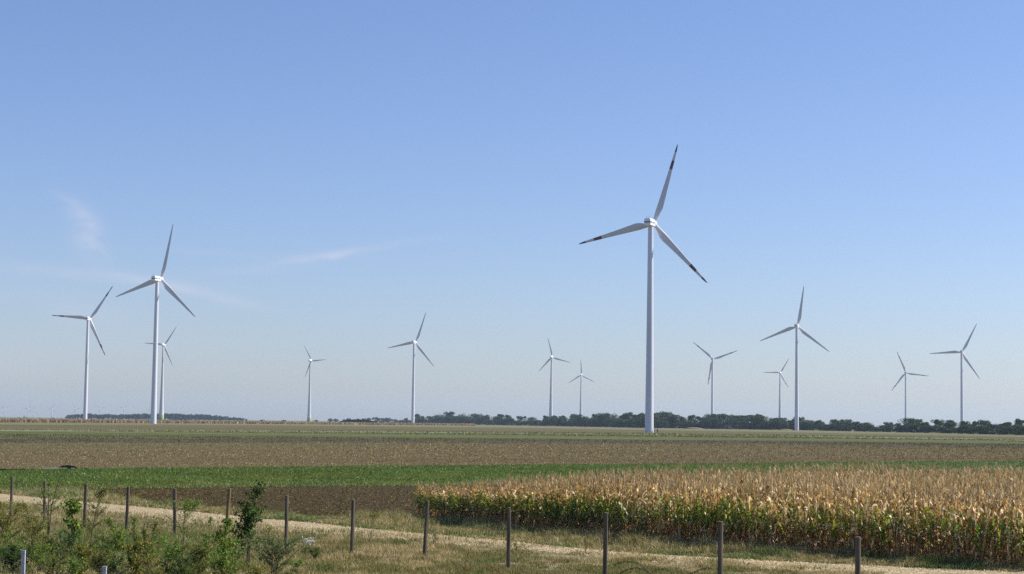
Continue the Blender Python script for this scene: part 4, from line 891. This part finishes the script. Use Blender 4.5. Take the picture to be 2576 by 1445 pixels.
# brown dock stalks at the bottom edge
for i, (x, yt) in enumerate([(1171, 1418), (1239, 1424), (1255, 1421), (1290, 1432)]):
    Y = 43.0; t_ = at(x, yt, Y); d_ = empty('dock_plant', (t_[0], Y, 0), 0, ['brown seeded dock stalk at the bottom edge, leftmost of four', 'second brown dock stalk from the left at the bottom edge', 'third brown dock stalk from the left at the bottom edge', 'brown dock stalk at the foot of the tenth post, rightmost of four'][i], 'dock plant', 'dock stalks at the bottom edge')
    mb = MB(); mb.tube([(0, 0, 0), (.01, 0, t_[2] * .5), (0, .01, t_[2])], [.006, .005, .003], 5, False); mb.build('stalk', MAT_TWIG, d_)
    n = 220; z_ = r.uniform(.35, 1, n) * t_[2]; a = r.uniform(0, 6.28, n); q = r.uniform(0, .035, n); P_ = np.c_[q * np.cos(a), q * np.sin(a), z_]; V, T, C_ = clods(P_, .012, pick([(.11, .055, .03), (.16, .08, .04)], [1, 1], n)); mesh('seeds', V, T, MAT_CLOD, d_, col=C_)
# arching branches of a young locust in front of the path
def arch(label, pts, Y, nleaf, cat='plant'):
    P_ = np.array([at(x, y, Y) for x, y in pts]); o3 = np.array((P_[0][0], Y, 0)); root = empty('arching_branch_plant', o3, 0, label, cat, 'arching leafy sprays at the bottom edge')
    P_ = P_ - o3; P_ = np.r_[[P_[0] * (1, 1, 0)], P_]; mb = MB(); mb.tube(P_, np.linspace(.009, .003, len(P_)), 5, False); mb.build('stem', MAT_TWIG, root)
    s = np.r_[0, np.cumsum(np.linalg.norm(np.diff(P_, axis=0), axis=1))]; k0 = s[1] * .7; t = np.linspace(k0, s[-1], nleaf); c = np.stack([np.interp(t, s, P_[:, k]) for k in range(3)], -1)
    a = r.normal(0, .6, nleaf); sg = np.where(np.arange(nleaf) % 2, 1, -1); d = np.stack([r.normal(0, .35, nleaf), sg * .55, -.75 + r.normal(0, .3, nleaf)], -1); d /= np.linalg.norm(d, axis=1)[:, None]; sd_ = np.cross(d, (.2, 1., .1)); sd_ /= np.linalg.norm(sd_, axis=1)[:, None]
    ll = (.055 * r.uniform(.7, 1.25, nleaf))[:, None]; V = np.stack([c, c + d * ll * .5 + sd_ * ll * .24, c + d * ll, c + d * ll * .5 - sd_ * ll * .24], 1).reshape(-1, 3)
    mesh('leaflets', V, np.arange(nleaf * 4).reshape(-1, 4), MAT_LEAF, root, col=np.repeat(pick([(.07, .11, .025), (.10, .13, .035), (.18, .16, .05)], [3, 2, 1], nleaf), 4, 0))
arch('upper arching spray with leaflets bending left, near the bottom centre', [(1648, 1452), (1625, 1432), (1605, 1416), (1580, 1411), (1560, 1413), (1546, 1420)], 41, 90)
arch('lower arching spray bending left under the upper one', [(1652, 1456), (1630, 1438), (1605, 1427), (1582, 1430), (1565, 1438), (1552, 1446)], 40.6, 80)
arch('short spray bending right beside the two left bending sprays', [(1630, 1452), (1645, 1436), (1662, 1429), (1678, 1432), (1692, 1442)], 40.8, 60)
arch('single rising spray left of the post with the split, bending right', [(1718, 1456), (1738, 1442), (1760, 1433), (1778, 1427), (1791, 1430)], 40.7, 60)

# ------------------------------------------------------------------ air
m, out = newmat('thin_haze'); v = N('ShaderNodeVolumePrincipled'); v.inputs['Color'].default_value = (.58, .77, 1.0, 1); v.inputs['Density'].default_value = 4.6e-5; v.inputs['Anisotropy'].default_value = .25
L(v.outputs[0], out.inputs['Volume'])
mb = MB(); mb.box((0, 6950, 74.5), (18600, 14100, 151)); hz = mb.build('haze', m); tag(hz, 'pale blue air haze over the whole plain', 'haze', kind='stuff')
